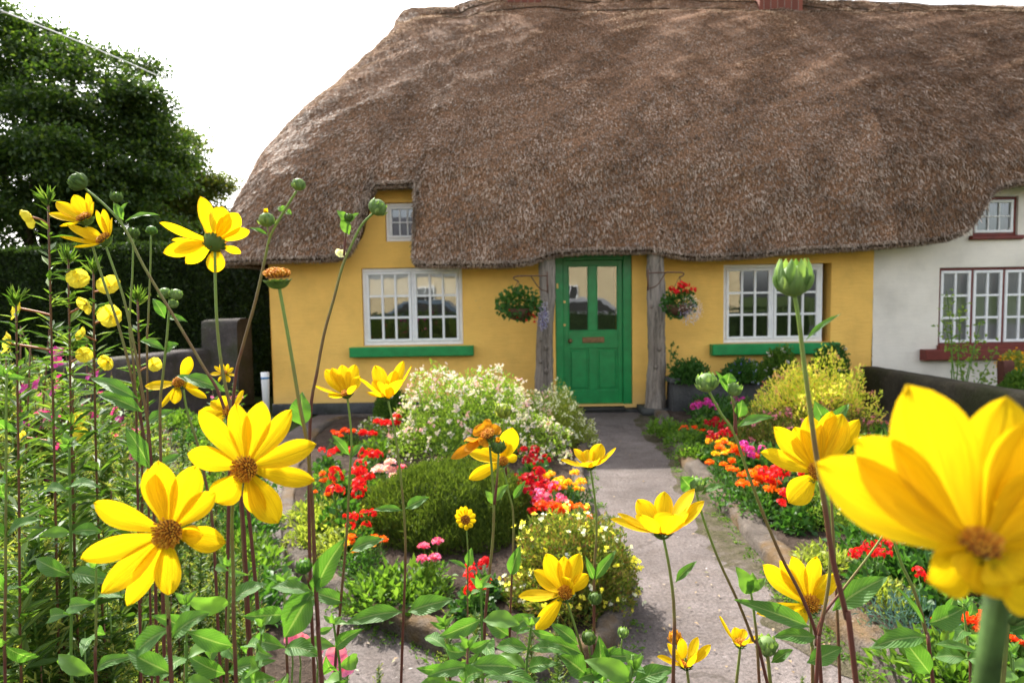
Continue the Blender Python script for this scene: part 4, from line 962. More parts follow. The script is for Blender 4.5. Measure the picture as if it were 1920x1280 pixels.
RIGHT = [
 ('marigold_red',1290,803,.2,'red orange flower by the path near the right porch post',.8),('marigold_red',1306,806,.2,'red orange flower second from the porch post',.8),
 ('geranium_crimson',1345,810,.2,'dark crimson plant in the shade behind the marigolds',1.0),('geranium_crimson',1352,830,.2,'dark crimson plant nearer than its twin in the shade',1.0),
 ('marigold_yolk',1350,833,.18,'golden marigold at the far end of the marigold row',1.1),('marigold_orange',1368,845,.18,'orange marigold beside the magenta geranium',1.3),('marigold_yolk',1355,853,.18,'golden orange marigold at the kerb',1.1),('marigold_red',1385,858,.18,'red orange marigold beside the magenta geranium',1.2),
 ('geranium_magenta',1408,858,.22,'magenta geranium behind the marigold row',1.0),('marigold_orange',1358,878,.18,'orange marigold pair just above the mossy kerb',1.1),
 ('marigold_orange',1400,895,.2,'orange marigold in the middle of the row',1.2),('marigold_orange',1420,890,.2,'bright orange marigold in the middle of the row',1.2),('marigold_orange',1430,912,.2,'large orange marigold nearest the kerb bend',1.3),('marigold_red',1452,905,.2,'red orange marigold before the red geraniums',1.2),
 ('geranium_red',1470,905,.24,'red geranium behind the open yellow flower',1.1),('geranium_red',1495,902,.24,'red geranium half hidden by the yellow petals',1.1),
 ('geranium_red',1490,965,.16,'small red geranium under the lowest yellow petal',.8),('geranium_red',1512,950,.2,'red bloom beside the pale starry mound',.7),
 ('geranium_red',1632,1055,.24,'red geranium below the pale starry mound',.75),('geranium_red',1650,1030,.26,'red geranium beside the dark bare soil',.65),
 ('geranium_red',1745,1105,.24,'bright red geranium under the giant yellow flower',.7),('geranium_red',1775,1095,.26,'bright red geranium right under the giant yellow flower',.7),
 ('blue_low',1700,1150,.1,'blue green grassy tuft before the red geraniums',1.2),('lime_low',1660,1115,.08,'pale variegated plant beside the mossy kerb',1.0),('marigold_red',1815,1180,.18,'red orange marigold right of the broad leaves',1.1),('marigold_red',1838,1190,.18,'red orange marigold next to the thick stem',1.1),('marigold_red',1903,1215,.18,'red orange marigold at the right edge',1.0),
 ('lowgreen',1250,795,.1,'creeping green plant spilling over the kerb by the post',1.4),('lowgreen',1290,815,.1,'creeping green plant further along the kerb',1.4),('lowgreen',1330,790,.12,'green ground plant behind the orange flowers',1.5),('lowgreen',1400,800,.12,'green ground plant before the trough',1.5),('dark_low',1440,840,.12,'dark green ground plant before the golden bush',1.6),('dark_low',1500,850,.12,'dark green ground plant below the golden bush',1.6),('lowgreen',1300,845,.08,'green seedlings along the kerb moss',1.1),('dark_low',1390,920,.1,'green foliage under the orange marigolds',1.2),
 ('lowgreen',1760,1230,.1,'green clump under the broad leaves',1.4),('lowgreen',1850,1240,.1,'green clump around the red orange marigolds',1.5),('dark_low',1890,1190,.1,'dark green clump by the thick stem',1.5),('lime_low',1545,1045,.08,'lime leaves at the kerb beside the tall stem',1.0),('lowgreen',1480,940,.08,'low green leaves under the red geraniums',1.2),('geranium_magenta',1325,752,.32,'magenta geranium growing against the grey trough',1.2),('geranium_magenta',1385,752,.3,'magenta geranium at the right half of the trough',.8),
 ('lowgreen',1600,900,.1,'green plant by the dark garden wall',1.6),('dark_low',1660,900,.1,'dark green plant at the foot of the garden wall',1.8),('dark_low',1700,960,.1,'dark plant before the garden wall',1.8)]
for k, px, py, zb, lab, sc in RIGHT: putp(k, px, py, zb, lab, RBG, sc)

LFG = 'green foliage plants along the left border edge'
for i, (px, py) in enumerate([(470,800),(440,820),(400,800),(485,860),(450,880),(410,860),(490,930),(455,950),(425,930),(480,1010),(500,1080),(460,1060),(370,830),(350,800),(390,900),(500,1150)]):
    p = gp(px, py, .05); bed_plant('lowgreen' if i % 3 else 'dark_low', (p.x-.1, p.y, .05), 'low green foliage plant along the edge of the left border by the path', LFG, 1.1+.3*(i % 2))
for i in range(46):
    y_ = 3.0+5.0*((i*.618) % 1); x_ = float(np.interp(y_, rbl[::-1][:,1], rbl[::-1][:,0]))+.5+2.6*((i*.377+.13) % 1)
    if x_ > 4.7: continue
    w_ = i % 4 == 3
    bed_plant('white_low' if w_ else ('lowgreen','dark_low')[i % 2], (x_, y_, .06), 'low plant with tiny white flowers in the right border by the dark garden wall' if w_ else 'low green plant filling the right border towards the dark garden wall', 'white dotted filler plants of the right border' if w_ else 'green filler plants of the right border', 1.3+.5*((i*.71) % 1))
# ---- bushes
def bush(name, label, cat, px, py, rx, ry, h, mat, n, L, Wd, seed, dots=None, ndots=0, dotsz=.03, up=.4, bumpy=.18, shell=.35, f=3.0, base=None, z0=.04, clus=5, droot=None):
    p = gp(px, py, 0) if base is None else Vector(base); p = Vector((p.x, p.y, z0 if base is None else p.z))
    t = wthing(name, label, cat, p); m = MB(); P, N_ = mound(m, p, rx, ry, h, n, L, Wd, 0, seed, bumpy, up, shell, True, pts=True, f=f); m.build('foliage', mat, t, False)
    m = MB()
    for k in range(7):
        a = k*.9; m.tube([(p.x, p.y, p.z-.03), (p.x+rx*.3*math.cos(a), p.y+ry*.3*math.sin(a), p.z+h*.4), (p.x+rx*.6*math.cos(a), p.y+ry*.6*math.sin(a), p.z+h*.6)], [.015,.01,.004], 5)
    m.build('stems', MAT['bark'], t)
    if dots:
        items = dots if isinstance(dots, list) else [(dots, ndots)]
        for dm, nd in items:
            m = MB(); ii = rng.choice(len(P), min(nd, len(P)), replace=False); C = P[ii]+N_[ii]*dotsz*.6
            for q in range(clus):
                cc = C + rng.normal(size=C.shape)*dotsz*.42; k = 4
                for j in range(k):
                    d = unit(rng.normal(size=C.shape)+N_[ii]*.5); leaf_cards(m, cc, d, N_[ii], dotsz*.45, dotsz*.4, 0, .1, .6)
            m.build('blossoms', dm, t, False)
    return t
bush('white_flowering_bush', 'loose bush covered in small white and pale pink blossom', 'bush', 893, 862, .86, .55, .80, LF['lightleaf'], 15000, .034, .016, 71, [(FL['white'], 420), (FL['palepink'], 110)], 0, .042, .6, .34, .5, 5)
bush('pale_flowering_bush', 'yellow green bush with cream blossom beside the path before the door', 'bush', 1035, 842, .42, .42, .52, LF['lime'], 9000, .03, .013, 72, FL['white2'], 240, .03, .6, .32, .55, 5)
bush('heather_mound', 'dense dark green heather mound in the middle of the island bed', 'heather', 848, 1012, .56, .5, .44, LF['heather'], 26000, .04, .0075, 73, up=.75, bumpy=.12, shell=.22, f=4)
bush('starry_mound', 'rounded yellow green mound with pale starry flowers at the near island tip', 'bush', 1068, 1140, .33, .35, .36, LF['goldlow'], 17000, .026, .010, 74, [(FL['white2'], 60), (FL['straw'], 110)], 0, .045, .45, .26, .4, 5, clus=1)
bush('starry_mound', 'pale starry flowered mound in the right border behind the tall stem', 'bush', 1625, 985, .62, .40, .27, LF['lightleaf'], 17000, .024, .009, 75, [(FL['white2'], 90), (FL['straw'], 60)], 0, .032, .5, .25, .4, 5, clus=1)
bush('golden_bush', 'golden leaved bush with dusty pink flower heads by the garden wall', 'bush', 1525, 838, .56, .45, .78, LF['gold'], 12000, .045, .016, 76, FL['dustpink'], 40, .04, .6, .3, .55, 5)
bush('pink_spiraea', 'green bush with dusty pink flower heads under the golden bush', 'bush', 1518, 848, .72, .42, .42, LF['goldlow'], 9000, .04, .016, 77, FL['dustpink'], 110, .045, .5, .2, .4, 4)
bush('wall_shrub', 'dark small leaved shrub left of the white flowering bush', 'bush', 735, 792, .22, .22, .42, LF['grass'], 3500, .035, .016, 78)
for (px, hgt, r, mt, dots, nd, lab, nm) in [(1290,.26,.24,'ger',None,0,'dark leafy geranium at the left end of the trough','trough_geranium'),(1383,.24,.22,'ger',FL['violet'],40,'violet blue lobelia in the middle of the trough','lobelia_plant'),(1410,.2,.2,'grass',FL['lav'],60,'pale lavender lobelia beside the violet one','lobelia_plant'),(1455,.40,.22,'grass',FL['white'],22,'green plant with white flowers climbing over the green sill','white_flowered_plant'),(1550,.42,.22,'ger',FL['white'],10,'green plant with few white flowers at the sill end','white_flowered_plant')]:
    p = at(px, 712, 8.2); bush(nm, lab, 'plant', 0, 0, r, .2, hgt, LF[mt], 2600, .04, .03, px, dots, nd, .026, .5, .3, .5, 4, base=(p.x, 8.12, hz-.02))
# small climber left of the trough (twiggy)
p = at(1258, 700, 8.3); m = MB(); m.tube([(p.x+.1,8.3,hz),(p.x,8.32,hz+.2),(p.x+.02,8.34,hz+.42)], .005, 5, 1); cc = rng.uniform(0,1,40)[:,None]; P = np.array([p.x+.02,8.3,hz+.1])*(1-cc)+np.array([p.x+.04,8.32,hz+.45])*cc + rng.normal(size=(40,3))*.04
leaf_cards(m, P, rdir(40), unit(rng.normal(size=(40,3))), .05, .04); top('trough_sprig', m, [LF['ger'], STEM], 'thin leafy sprig beside the right porch post', 'plant', org=(p.x, 8.3, hz))
p = gp(497, 722, 0); t = wthing('plastic_tub', 'small white and blue plastic tub left by the yellow gable corner', 'tub', (p.x-.05, 8.4, 0)); tx = at(497,705,8.4)
m = MB(); m.tube([(tx.x,8.4,0),(tx.x,8.4,tx.z-.03),(tx.x,8.4,tx.z+.05)], [.035,.05,.052], 16, smooth=False); m.build('tub', MAT['white_paint'], t)
m = MB(); m.tube([(tx.x,8.4,tx.z-.035),(tx.x,8.4,tx.z-.01)], [.0505,.052], 16, smooth=False); m.build('blue_band', plain('blue_plastic', (.05,.2,.45), .4), t)
# ---- hanging baskets
def hang_basket(px, py, label, fol, kinds, side, seed):
    Yb = 7.95; c = at(px, py, Yb); t = wthing('hanging_basket', label, 'hanging basket', c, 'hanging baskets beside the door')
    m = MB(); nu = 18; V = []; 
    for i in range(7):
        ph = math.pi/2*i/6; V.append([(c.x+.17*math.cos(ph)*math.cos(a), c.y+.17*math.cos(ph)*math.sin(a), c.z-.02-.15*math.sin(ph)) for a in np.linspace(0, 2*math.pi, nu+1)])
    m.grid(np.array(V)[::-1]); m.build('basket', MAT['iron'], t)
    px_ = c.x-side*.0; m = MB(); hook = Vector((c.x, c.y, c.z+.32))
    for a in (.5, 2.6, 4.7): m.tube([(c.x+.165*math.cos(a), c.y+.165*math.sin(a), c.z-.01), tuple(hook)], .003, 4, smooth=False)
    m.build('chain', MAT['iron'], t)
    m = MB(); ax = c.x+side*.36
    m.tube([(ax,8.05,hook.z+.10),(ax,8.05,hook.z-.16)], .010, 6, smooth=False); m.tube([(ax,8.04,hook.z+.05),(c.x,c.y,hook.z+.05),(c.x-side*.05,c.y,hook.z+.02),(c.x,c.y,hook.z-.01)], .008, 6)
    m.tube([(ax,8.04,hook.z-.14),(ax-side*.10,8.0,hook.z-.10),(ax-side*.2,8.0,hook.z+.045)], .007, 6); m.build('bracket', MAT['iron'], t)
    for nm, mat, n, L_, Wd, ctr, rad, zs in kinds:
        m = MB(); g_ = np.random.default_rng(seed+n); d = unit(g_.normal(size=(n,3))); P = np.array([c.x+ctr[0], c.y+ctr[1], c.z+ctr[2]])+d*(g_.random(n)**.45)[:,None]*np.array([rad, rad*.8, zs])
        leaf_cards(m, P, unit(d+g_.normal(size=(n,3))*.6+np.array([0,-.3,-.1])), unit(g_.normal(size=(n,3))+np.array([0,-1.,.6])), L_*g_.uniform(.6,1.2,n), Wd, 0, .15, .55); m.build(nm, mat, t, False)
    return t, c
t, c = hang_basket(972, 575, 'hanging basket of green leaves, drooping red fuchsias and blue lobelia left of the door', None,
  [('foliage', LF['ger'], 520, .06, .055, (0,-.02,.04), .28, .20), ('lobelia_blossoms', FL['lav'], 330, .014, .012, (.30,-.02,-.10), .075, .20), ('lobelia_blossoms', FL['violet'], 160, .014, .012, (.28,-.02,-.12), .08, .17)], 1, 5)
g_ = np.random.default_rng(4)
for i in range(9):
    x = c.x+g_.uniform(-.34,.2); z = c.z+g_.uniform(-.22,-.02); y = c.y-.12; m = MB(); m.tube([(x*.6+c.x*.4,y+.05,z+.14),(x,y,z+.10),(x,y,z+.03)], .002, 4, 1)
    P = np.repeat(np.array([[x,y,z+.04]]), 9, 0); a = np.arange(9)*.7; leaf_cards(m, P, unit(np.stack([np.cos(a)*.6, np.sin(a)*.6, -1+0*a], 1)), unit(np.stack([np.cos(a), np.sin(a), 0*a], 1)), .035, .017); m.build('fuchsia_bloom', [FL['red'], STEM2], t, False)
t, c = hang_basket(1274, 568, 'hanging basket with red geraniums on top and white lilac lobelia right of the door', None,
  [('foliage', LF['ger'], 420, .05, .05, (-.02,-.02,.0), .2, .18), ('lobelia_blossoms', FL['white'], 380, .016, .013, (.10,-.08,-.06), .17, .17), ('lobelia_blossoms', FL['lav'], 380, .015, .012, (.10,-.08,-.12), .15, .15)], -1, 9)
for i in range(8):
    x = c.x+g_.uniform(-.18,.16); z = c.z+.14+g_.uniform(-.02,.09)-abs(x-c.x)*.2; m = MB()
    for _ in range(11):
        d = rdir(1,-.4,1)[0]*.036; q = np.array([x, c.y-.1, z])+d; k = 5; ang = np.arange(k)*2*math.pi/k; s1 = unit(np.cross(d,[.1,.2,1.])); s2 = unit(np.cross(d, s1))
        leaf_cards(m, np.repeat(q[None],k,0), unit(s1[None]*np.cos(ang)[:,None]+s2[None]*np.sin(ang)[:,None]+unit(d)*.3), np.repeat(unit(d)[None],k,0), .02, .018, 0, .1, .65)
    m.build('geranium_blossoms', FL['red'], t, False)

# ---- neighbour's garden over the wall
p = at(1800, 690, 7.6); t = wthing('rose_bush', 'thin leafy rose bush climbing before the red framed window', 'rose', (p.x, 7.6, 0))
m = MB(); tips = [(1775,545),(1800,575),(1770,600),(1840,600),(1830,640),(1870,655),(1790,640),(1905,690),(1800,680),(1850,700)]
S = MB()
for i, (a, b) in enumerate(tips):
    q = at(a, b, 7.5+.05*i); S.tube([(p.x+.03*i-.1, 7.6, 0), (p.x+(q.x-p.x)*.4, 7.6, q.z*.55), tuple(q)], [.008,.006,.003], 5)
    n = 34; u = rng.random(n)**.7; P = np.array([p.x+(q.x-p.x)*.4, 7.6, q.z*.55])*(1-u)[:,None]+np.array(list(q))*u[:,None]+rng.normal(size=(n,3))*.045
    leaf_cards(m, P, rdir(n), unit(rng.normal(size=(n,3))+np.array([0,0,1.])), .055, .034)
S.build('stems', STEM, t); m.build('foliage', LF['lightleaf'], t, False)
p = at(1885, 700, 7.5); m = MB(); rough_box(m, (p.x-.06, 7.5), (p.x+.06, 7.5), .11, at(1885,676,7.5).z, at(1885,676,7.5).z, 49, 6); top('wooden_post', m, plain('red_brown_wood', (.09,.03,.02), .8), 'short red brown post behind the garden wall', 'post')
p = at(1920, 735, 7.2); bush('green_bush', 'bright green rounded bush behind the garden wall', 'bush', 0, 0, .28, .25, .35, LF['grass'], 4000, .04, .018, 79, base=(p.x, 7.2, at(1920,745,7.2).z-.05)); 
m = MB(); m.tube([(p.x,7.2,0),(p.x,7.2,at(1920,740,7.2).z)], .03, 6); 
p = at(1905, 668, 7.8); bush('orange_flowered_plant', 'plant with small orange flowers by the neighbour red sill', 'plant', 0, 0, .16, .16, .2, LF['lime'], 700, .04, .018, 80, FL['yolk'], 40, .04, base=(p.x, 7.8, at(1905,680,7.8).z-.08))

# ---- small weeds and litter along the kerbs and on the path
g_ = np.random.default_rng(33); m = MB()
for path_, off in ((rbl, -.12), (isl2, .10)):
    for _ in range(260):
        i = g_.integers(1, len(path_)-1); p = path_[i]; c_ = np.array([1.0, 5.0]) if path_ is isl2 else None
        n_ = (p-isl2.mean(0))/np.linalg.norm(p-isl2.mean(0)) if path_ is isl2 else np.array([-1., 0]); q = p+n_*(.06+.10*g_.random()**2)
        k = 9; P = np.array([[q[0], q[1], .008]])+g_.normal(size=(k,3))*np.array([.02,.02,.003]); leaf_cards(m, P, unit(rdir(k, .1, .9)), unit(g_.normal(size=(k,3))+np.array([0,0,1.])), g_.uniform(.012,.035), .01)
tag(m.build('weeds', LF['grass'], None, False), kind='stuff')
m = MB(); P = []
for _ in range(150):
    q = gp(g_.uniform(1120,1560), g_.uniform(800,1270)); P.append((q.x, q.y, .012))
for _ in range(60):
    q = gp(g_.uniform(520,760), g_.uniform(1080,1270)); P.append((q.x, q.y, .012))
P = np.array(P); n = len(P); leaf_cards(m, P, unit(rdir(n,-.05,.15)), np.broadcast_to(np.array([0,0,1.]), (n,3)), g_.uniform(.012,.03,n), .012)
tag(m.build('leaf_litter', leafy('dry_litter', [(.3,.2,.1),(.12,.08,.04),(.35,.25,.14),(.25,.2,.15),(.2,.22,.08)], .2)), kind='stuff')
# ================================================================== TALL YELLOW FLOWERS NEAR THE CAMERA
PETAL = petalmat('yellow_petal', (.92,.67,.008), (.84,.51,.005), .5, .5)
PETAL_OLD = petalmat('withered_petal', (.75,.36,.01), (.6,.22,.01), .4, .6)
DISC = plain('flower_disc', (.16,.06,.012), .8, .2, .5, 400, .002)
FLORET = leafy('disc_floret', [(.42,.14,.01),(.65,.26,.02),(.75,.42,.04),(.5,.17,.01)], .2, .6, .2)
CALYX = leafy('calyx_green', [(.045,.09,.018),(.08,.14,.03),(.12,.19,.05)], .25, .6, .25)
BUDG = leafy('bud_green', [(.11,.20,.05),(.17,.27,.08),(.24,.34,.12)], .35, .55, .3)
_ps = np.array([0,.12,.25,.4,.55,.7,.82,.91,.97,1.0]); _pw = np.array([.30,.46,.68,.89,1.0,.95,.76,.50,.25,.02])
def petal_surf(base, tip, axis, width, cup=.12, curl=.25, nl=16, nw=7, twist=0.0, ruff=0.0, droop=0.0):
    base = np.array(list(base), float); tip = np.array(list(tip), float); ax = np.array(list(axis), float)
    L = np.linalg.norm(tip-base); d = (tip-base)/L; s = np.cross(d, ax); s = s/(np.linalg.norm(s)+1e-9)
    n = np.cross(s, d); 
    if n @ ax < 0: n = -n
    if twist: c_, s_ = math.cos(twist), math.sin(twist); s, n = s*c_+n*s_, n*c_-s*s_
    P = np.zeros((nl, nw, 3)); U = np.zeros((nl, nw, 2))
    for i in range(nl):
        t = i/(nl-1); w = width*.5*np.interp(t, _ps, _pw)
        c = base + d*L*t - n*cup*L*4*t*(1-t)*.5 - n*droop*L*max(0, t-.6)**2*2
        for j in range(nw):
            q = -1+2*j/(nw-1)
            P[i, j] = c + s*w*q + n*(curl*w*q*q + .045*width*math.cos(q*math.pi*2.4)*min(1, t*3) + ruff*width*math.sin(t*9+q*2.2))
            U[i, j] = (j/(nw-1), t)
    return P, U
def vec(px): return px
def add_calyx(head, C, ax, r, mat=None, bracts=13, blen=1.5, depth=.8, spread=1.0, name='calyx'):
    """green cup of bracts behind the disc"""
    ax = np.array(ax, float); ax /= np.linalg.norm(ax); a = np.cross(ax, [.2,.3,.9]); a /= np.linalg.norm(a); b = np.cross(ax, a); m = MB()
    nu, nv = 14, 7; V = []
    for i in range(nv):
        ph = math.pi/2*i/(nv-1)
        V.append([C - ax*r*depth*math.cos(ph) + (a*math.cos(th)+b*math.sin(th))*r*(math.sin(ph)+.12) for th in np.linspace(0, 2*math.pi, nu+1)])
    m.grid(np.array(V))
    for row, (n, ll, k) in enumerate(((bracts, blen, 1.0), (bracts-3, blen*.75, .85))):
        for i in range(n):
            th = 2*math.pi*(i+.5*row)/n + random.uniform(-.12,.12); rad = a*math.cos(th)+b*math.sin(th)
            bs = C - ax*r*depth*.45 + rad*r*.95*k; tp = C + rad*r*(1+spread*.75*ll*random.uniform(.7,1.15)) + ax*r*ll*(.55-.5*spread)*random.uniform(.6,1.2)
            P, U = petal_surf(bs, tp, ax, r*.42, .1, .3, 7, 3); m.grid(P, 0, U)
    return m.build(name, mat or CALYX, head)
def flower(par, cx, cy, d, petals, axis, rd, old=False, calyx=True, cup=.14, bl=1.3, name='flower_head', florets=110, mat=None, wax=None):
    """petals: (tip px, tip py, depth offset px, width px[, twist]); everything is turned into metres at distance d"""
    k = d/FPX; C = np.array(list(at(cx, cy, d))); ax = np.array(axis, float); ax /= np.linalg.norm(ax); r = rd*k
    a = np.cross(ax, [.2,.3,.9]); a /= np.linalg.norm(a); b = np.cross(ax, a)
    m = MB(); nu, nv = 16, 6; V = []
    for i in range(nv):
        ph = math.pi/2*i/(nv-1); V.append([C + ax*r*.55*math.cos(ph) + (a*math.cos(th)+b*math.sin(th))*r*math.sin(ph) for th in np.linspace(0, 2*math.pi, nu+1)])
    m.grid(np.array(V)[::-1])
    for i in range(florets):
        q = math.sqrt((i+.5)/florets); th = i*2.39996; base = C + ax*r*.55*math.sqrt(max(0,1-q*q)) + (a*math.cos(th)+b*math.sin(th))*r*q
        nd = unit(ax*.9 + (a*math.cos(th)+b*math.sin(th))*q*.8 + rng.normal(size=3)*.14); h = r*random.uniform(.22,.42)
        s1 = np.cross(nd, a); s1 /= np.linalg.norm(s1)+1e-9; s2 = np.cross(nd, s1); w = r*.055
        v = [base+s1*w, base+s2*w, base-s1*w, base-s2*w]; v += [p+nd*h+(p-base)*.5 for p in v]
        m.add(v, [(0,1,5,4),(1,2,6,5),(2,3,7,6),(3,0,4,7),(4,5,6,7)], 1)
    head = m.build(name, [DISC, FLORET], par, True)
    for p in petals:
        tx, ty, dd, w = p[:4]; tw = p[4] if len(p) > 4 else random.uniform(-.4,.4)
        tip = np.array(list(at(tx, ty, d+dd*k))); v = tip-C; rad = v-ax*(v@ax); rad = rad/(np.linalg.norm(rad)+1e-9)
        P, U = petal_surf(C+rad*r*.8-ax*r*.15, tip, ax if wax is None else wax, w*k*random.uniform(.78,.92), cup*random.uniform(.7,1.3), .32*random.uniform(.5,1.3), twist=tw, ruff=.0 if not old else .06, droop=random.uniform(-.05,.2))
        mm = MB(); mm.grid(P, 0, U); mm.build('petal', mat or (PETAL_OLD if old else PETAL), head)
    if calyx: add_calyx(head, C-ax*r*(.95 if abs(ax[1]) > .85 else .3), ax, r*.92, blen=bl, spread=.75)
    return head
def bud(par, cx, cy, d, r, axis, mat=None, name='flower_bud', bl=1.7, tip=None):
    k = d/FPX; C = np.array(list(at(cx, cy, d))); ax = unit(np.array(axis, float)); R_ = r*k
    a = unit(np.cross(ax, [.2,.3,.9])); b = np.cross(ax, a); m = MB(); nu, nv = 14, 9; V = []; U = []
    for i in range(nv):
        ph = math.pi*i/(nv-1); V.append([C + ax*R_*.95*math.cos(ph) + (a*math.cos(th)+b*math.sin(th))*R_*math.sin(ph)*(1+.05*math.cos(7*th)) for th in np.linspace(0, 2*math.pi, nu+1)])
    m.grid(np.array(V)[::-1]); 
    hd = m.build(name, mat or BUDG, par)
    m = MB()
    for row in range(3):
        n = 8
        for i in range(n):
            th = 2*math.pi*(i+.33*row)/n+random.uniform(-.1,.1); rad = a*math.cos(th)+b*math.sin(th)
            ss = (1.0, .75, .5)[row]; bs = C - ax*R_*.75 + rad*R_*.5; op = (.55, 1.0, 1.5)[row]
            tp = C + ax*R_*(bl*.62*ss-.15*row) + rad*R_*(.6+.42*op*random.uniform(.7,1.1))
            P, U = petal_surf(bs, tp, ax, R_*.62*(1-.12*row), .38, .5, 8, 4); m.grid(P, 0, U)
    m.build('bracts', mat or BUDG, hd)
    if tip:
        m = MB()
        for i in range(9):
            th = i*.7; rad = a*math.cos(th)+b*math.sin(th); P, U = petal_surf(C+ax*R_*.5+rad*R_*.2, C+ax*R_*(1.35+.3*random.random())+rad*R_*.5*random.random(), ax, R_*.4, .1, .3, 6, 3); m.grid(P, 0, U)
        m.build('closed_petals', PETAL if tip == 'y' else PETAL_OLD, hd)
    return hd
def leafmesh(base, tip, up, w, arch=.12, name='leaf', par=None, mat=None, fold=.35, twist=0.0):
    base = np.array(list(base)); tip = np.array(list(tip)); L = np.linalg.norm(tip-base); d = (tip-base)/L; up = unit(np.array(list(up), float)); s = unit(np.cross(d, up)); n = np.cross(s, d)
    nl, nw = 14, 7; P = np.zeros((nl, nw, 3)); U = np.zeros((nl, nw, 2)); ph = random.uniform(0, 6)
    ws = np.interp(np.linspace(0,1,nl), [0,.06,.2,.38,.55,.72,.88,.97,1], [.06,.14,.72,1,.93,.68,.34,.10,.01])
    for i in range(nl):
        t = i/(nl-1); c = base + d*L*t + n*arch*L*4*t*(1-t) + s*.03*L*math.sin(t*3+ph); ww = w*.5*ws[i]
        for j in range(nw):
            q = -1+2*j/(nw-1); P[i,j] = c + s*ww*q + n*(fold*ww*abs(q)**1.2 + .05*w*math.sin(t*16+ph+q*2)*abs(q)); U[i,j] = (j/(nw-1), t)
    m = MB(); m.grid(P, 0, U); return m.build(name, mat or LF['helio'], par)
def pleaf(par, bx, by, tx, ty, w, d, dd=0, face=.55, arch=.1, mat=None, d0=None):
    """leaf given by base and tip in the photograph, dd = how far (px) the tip lies behind the base"""
    k = d/FPX; b = at(bx, by, d); t = at(tx, ty, d+dd*k); up = Vector((0,0,1))*(1-face)+Vector((random.uniform(-.2,.2),-1,.15))*face
    return leafmesh(b, t, up, w*k, arch, 'leaf', par, mat)
def stemline(par, pts, d, r, ground=True, k=8, name='stem', mat=None, gy=0.0, r1=None, dend=None):
    P = []; n = len(pts)
    for i, q in enumerate(pts):
        dd = (d + ((dend or d)-d)*i/max(n-1,1)) if len(q) < 3 else q[2]; P.append(tuple(at(q[0], q[1], dd)))
    kk = r*.62*d/FPX; rr = list(np.linspace(kk*.8, kk*(r1 or 1.15), n))
    if ground:
        l = P[-1]; v = np.array(P[-1])-np.array(P[-2]); v /= abs(v[2])+1e-6; z = l[2]
        P.append((l[0]+np.clip(v[0],-.25,.25)*z*.45, l[1]+.02+gy*.5, z*.5)); P.append((l[0]+np.clip(v[0],-.25,.25)*z*.55, l[1]+.03+gy, 0.0)); rr += [rr[-1]*1.1, rr[-1]*1.2]
    m = MB(); m.tube(P, rr, k); return m.build(name, mat or STEMF, par)
GY = 'tall yellow daisies in front of the camera'
def tall(label, d, pts, org=None, name='yellow_daisy', cat='flower', group=GY):
    p = at(pts[-1][0], pts[-1][1], d); return wthing(name, label, cat, (p.x, p.y, 0), group)
CAMV = (0,-1,0)
# 1: large open flower lower left
def mk(label, d, stem, r=5, name='yellow_daisy', dend=None, **kw):
    t = tall(label, d, stem, name=name); stemline(t, stem, d, r, dend=dend, **kw); return t
t = mk('largest fully open yellow daisy with orange centre, low on the left', .5, [(318,1020,.52),(312,1100,.52),(318,1180,.52),(322,1285,.52)], 6)
flower(t, 316, 998, .5, [(172,945,6,62),(272,880,16,60),(296,864,10,76),(368,872,14,66),(404,922,16,52),(422,1018,4,62),(380,1004,-8,44),(315,1116,-4,66),(238,1136,18,52),(190,1112,-2,58),(148,1050,2,58)], (.12,-1,.10), 25)
for a in [(320,1180,250,1230,48,10),(322,1190,395,1150,44,-5),(320,1265,240,1215,40,5)]: pleaf(t, *a[:5], .52, a[5])
t = mk('large open yellow daisy just right above the largest one', .56, [(455,900,.585),(436,950,.585),(438,1100,.585),(443,1285,.585)], 5.5)
flower(t, 460, 878, .56, [(372,770,10,54),(440,756,14,60),(492,752,16,54),(548,768,12,56),(592,832,6,58),(590,902,2,48),(522,980,-6,78),(490,968,6,56),(405,942,-4,64),(352,850,0,58)], (.08,-1,.16), 22)
t = mk('yellow daisy with spread petals turned away, dark calyx showing, before the tree', .8, [(403,470),(404,540),(408,620),(418,700),(440,800),(462,930),(478,1080),(496,1285)], 5)
flower(t, 403, 453, .8, [(300,416,-25,30),(324,447,10,22),(306,474,-10,34),(348,494,20,32),(403,512,0,40),(452,474,20,26),(468,430,-15,34),(446,400,-40,46),(418,388,-50,48),(378,368,-20,40),(400,392,30,40)], (.05,.75,.55), 17, bl=.9)
t = mk('pale yellow daisy seen side on at upper left, upper one of the touching pair', 1.0, [(160,418),(170,450),(195,530),(225,620),(250,720),(272,830),(300,1000),(310,1285)], 4)
flower(t, 160, 410, 1.0, [(91,398,-6,26),(112,424,-20,22),(106,377,10,32),(138,364,20,28),(163,362,24,26),(174,378,0,22)], (-.35,-.25,.85), 12)
t = mk('yellow daisy seen side on at upper left, lower one of the touching pair', .98, [(197,458),(212,500),(232,560),(252,650),(268,740),(280,820),(290,1000),(296,1285)], 4)
flower(t, 196, 449, .98, [(112,440,-12,26),(126,420,-4,24),(138,463,-26,22),(150,428,14,30),(180,394,20,30),(194,392,22,28),(208,408,4,26)], (-.5,-.35,.7), 12)
for a in [(268,770,182,742,30,-5),(262,745,168,712,26,15),(270,800,330,770,26,10),(283,880,236,800,34,5),(290,890,345,850,26,5)]: pleaf(t, *a[:5], .99, a[5])
t = mk('ragged yellow daisy with drooping petals before the grey stone wall', 1.05, [(344,730),(352,775),(370,830),(385,900),(400,1000),(415,1285)], 4)
flower(t, 336, 717, 1.05, [(270,722,0,28),(357,668,10,30),(300,765,-8,18),(327,757,-12,26),(388,746,0,18),(378,722,8,24)], (.1,-.8,.5), 10)
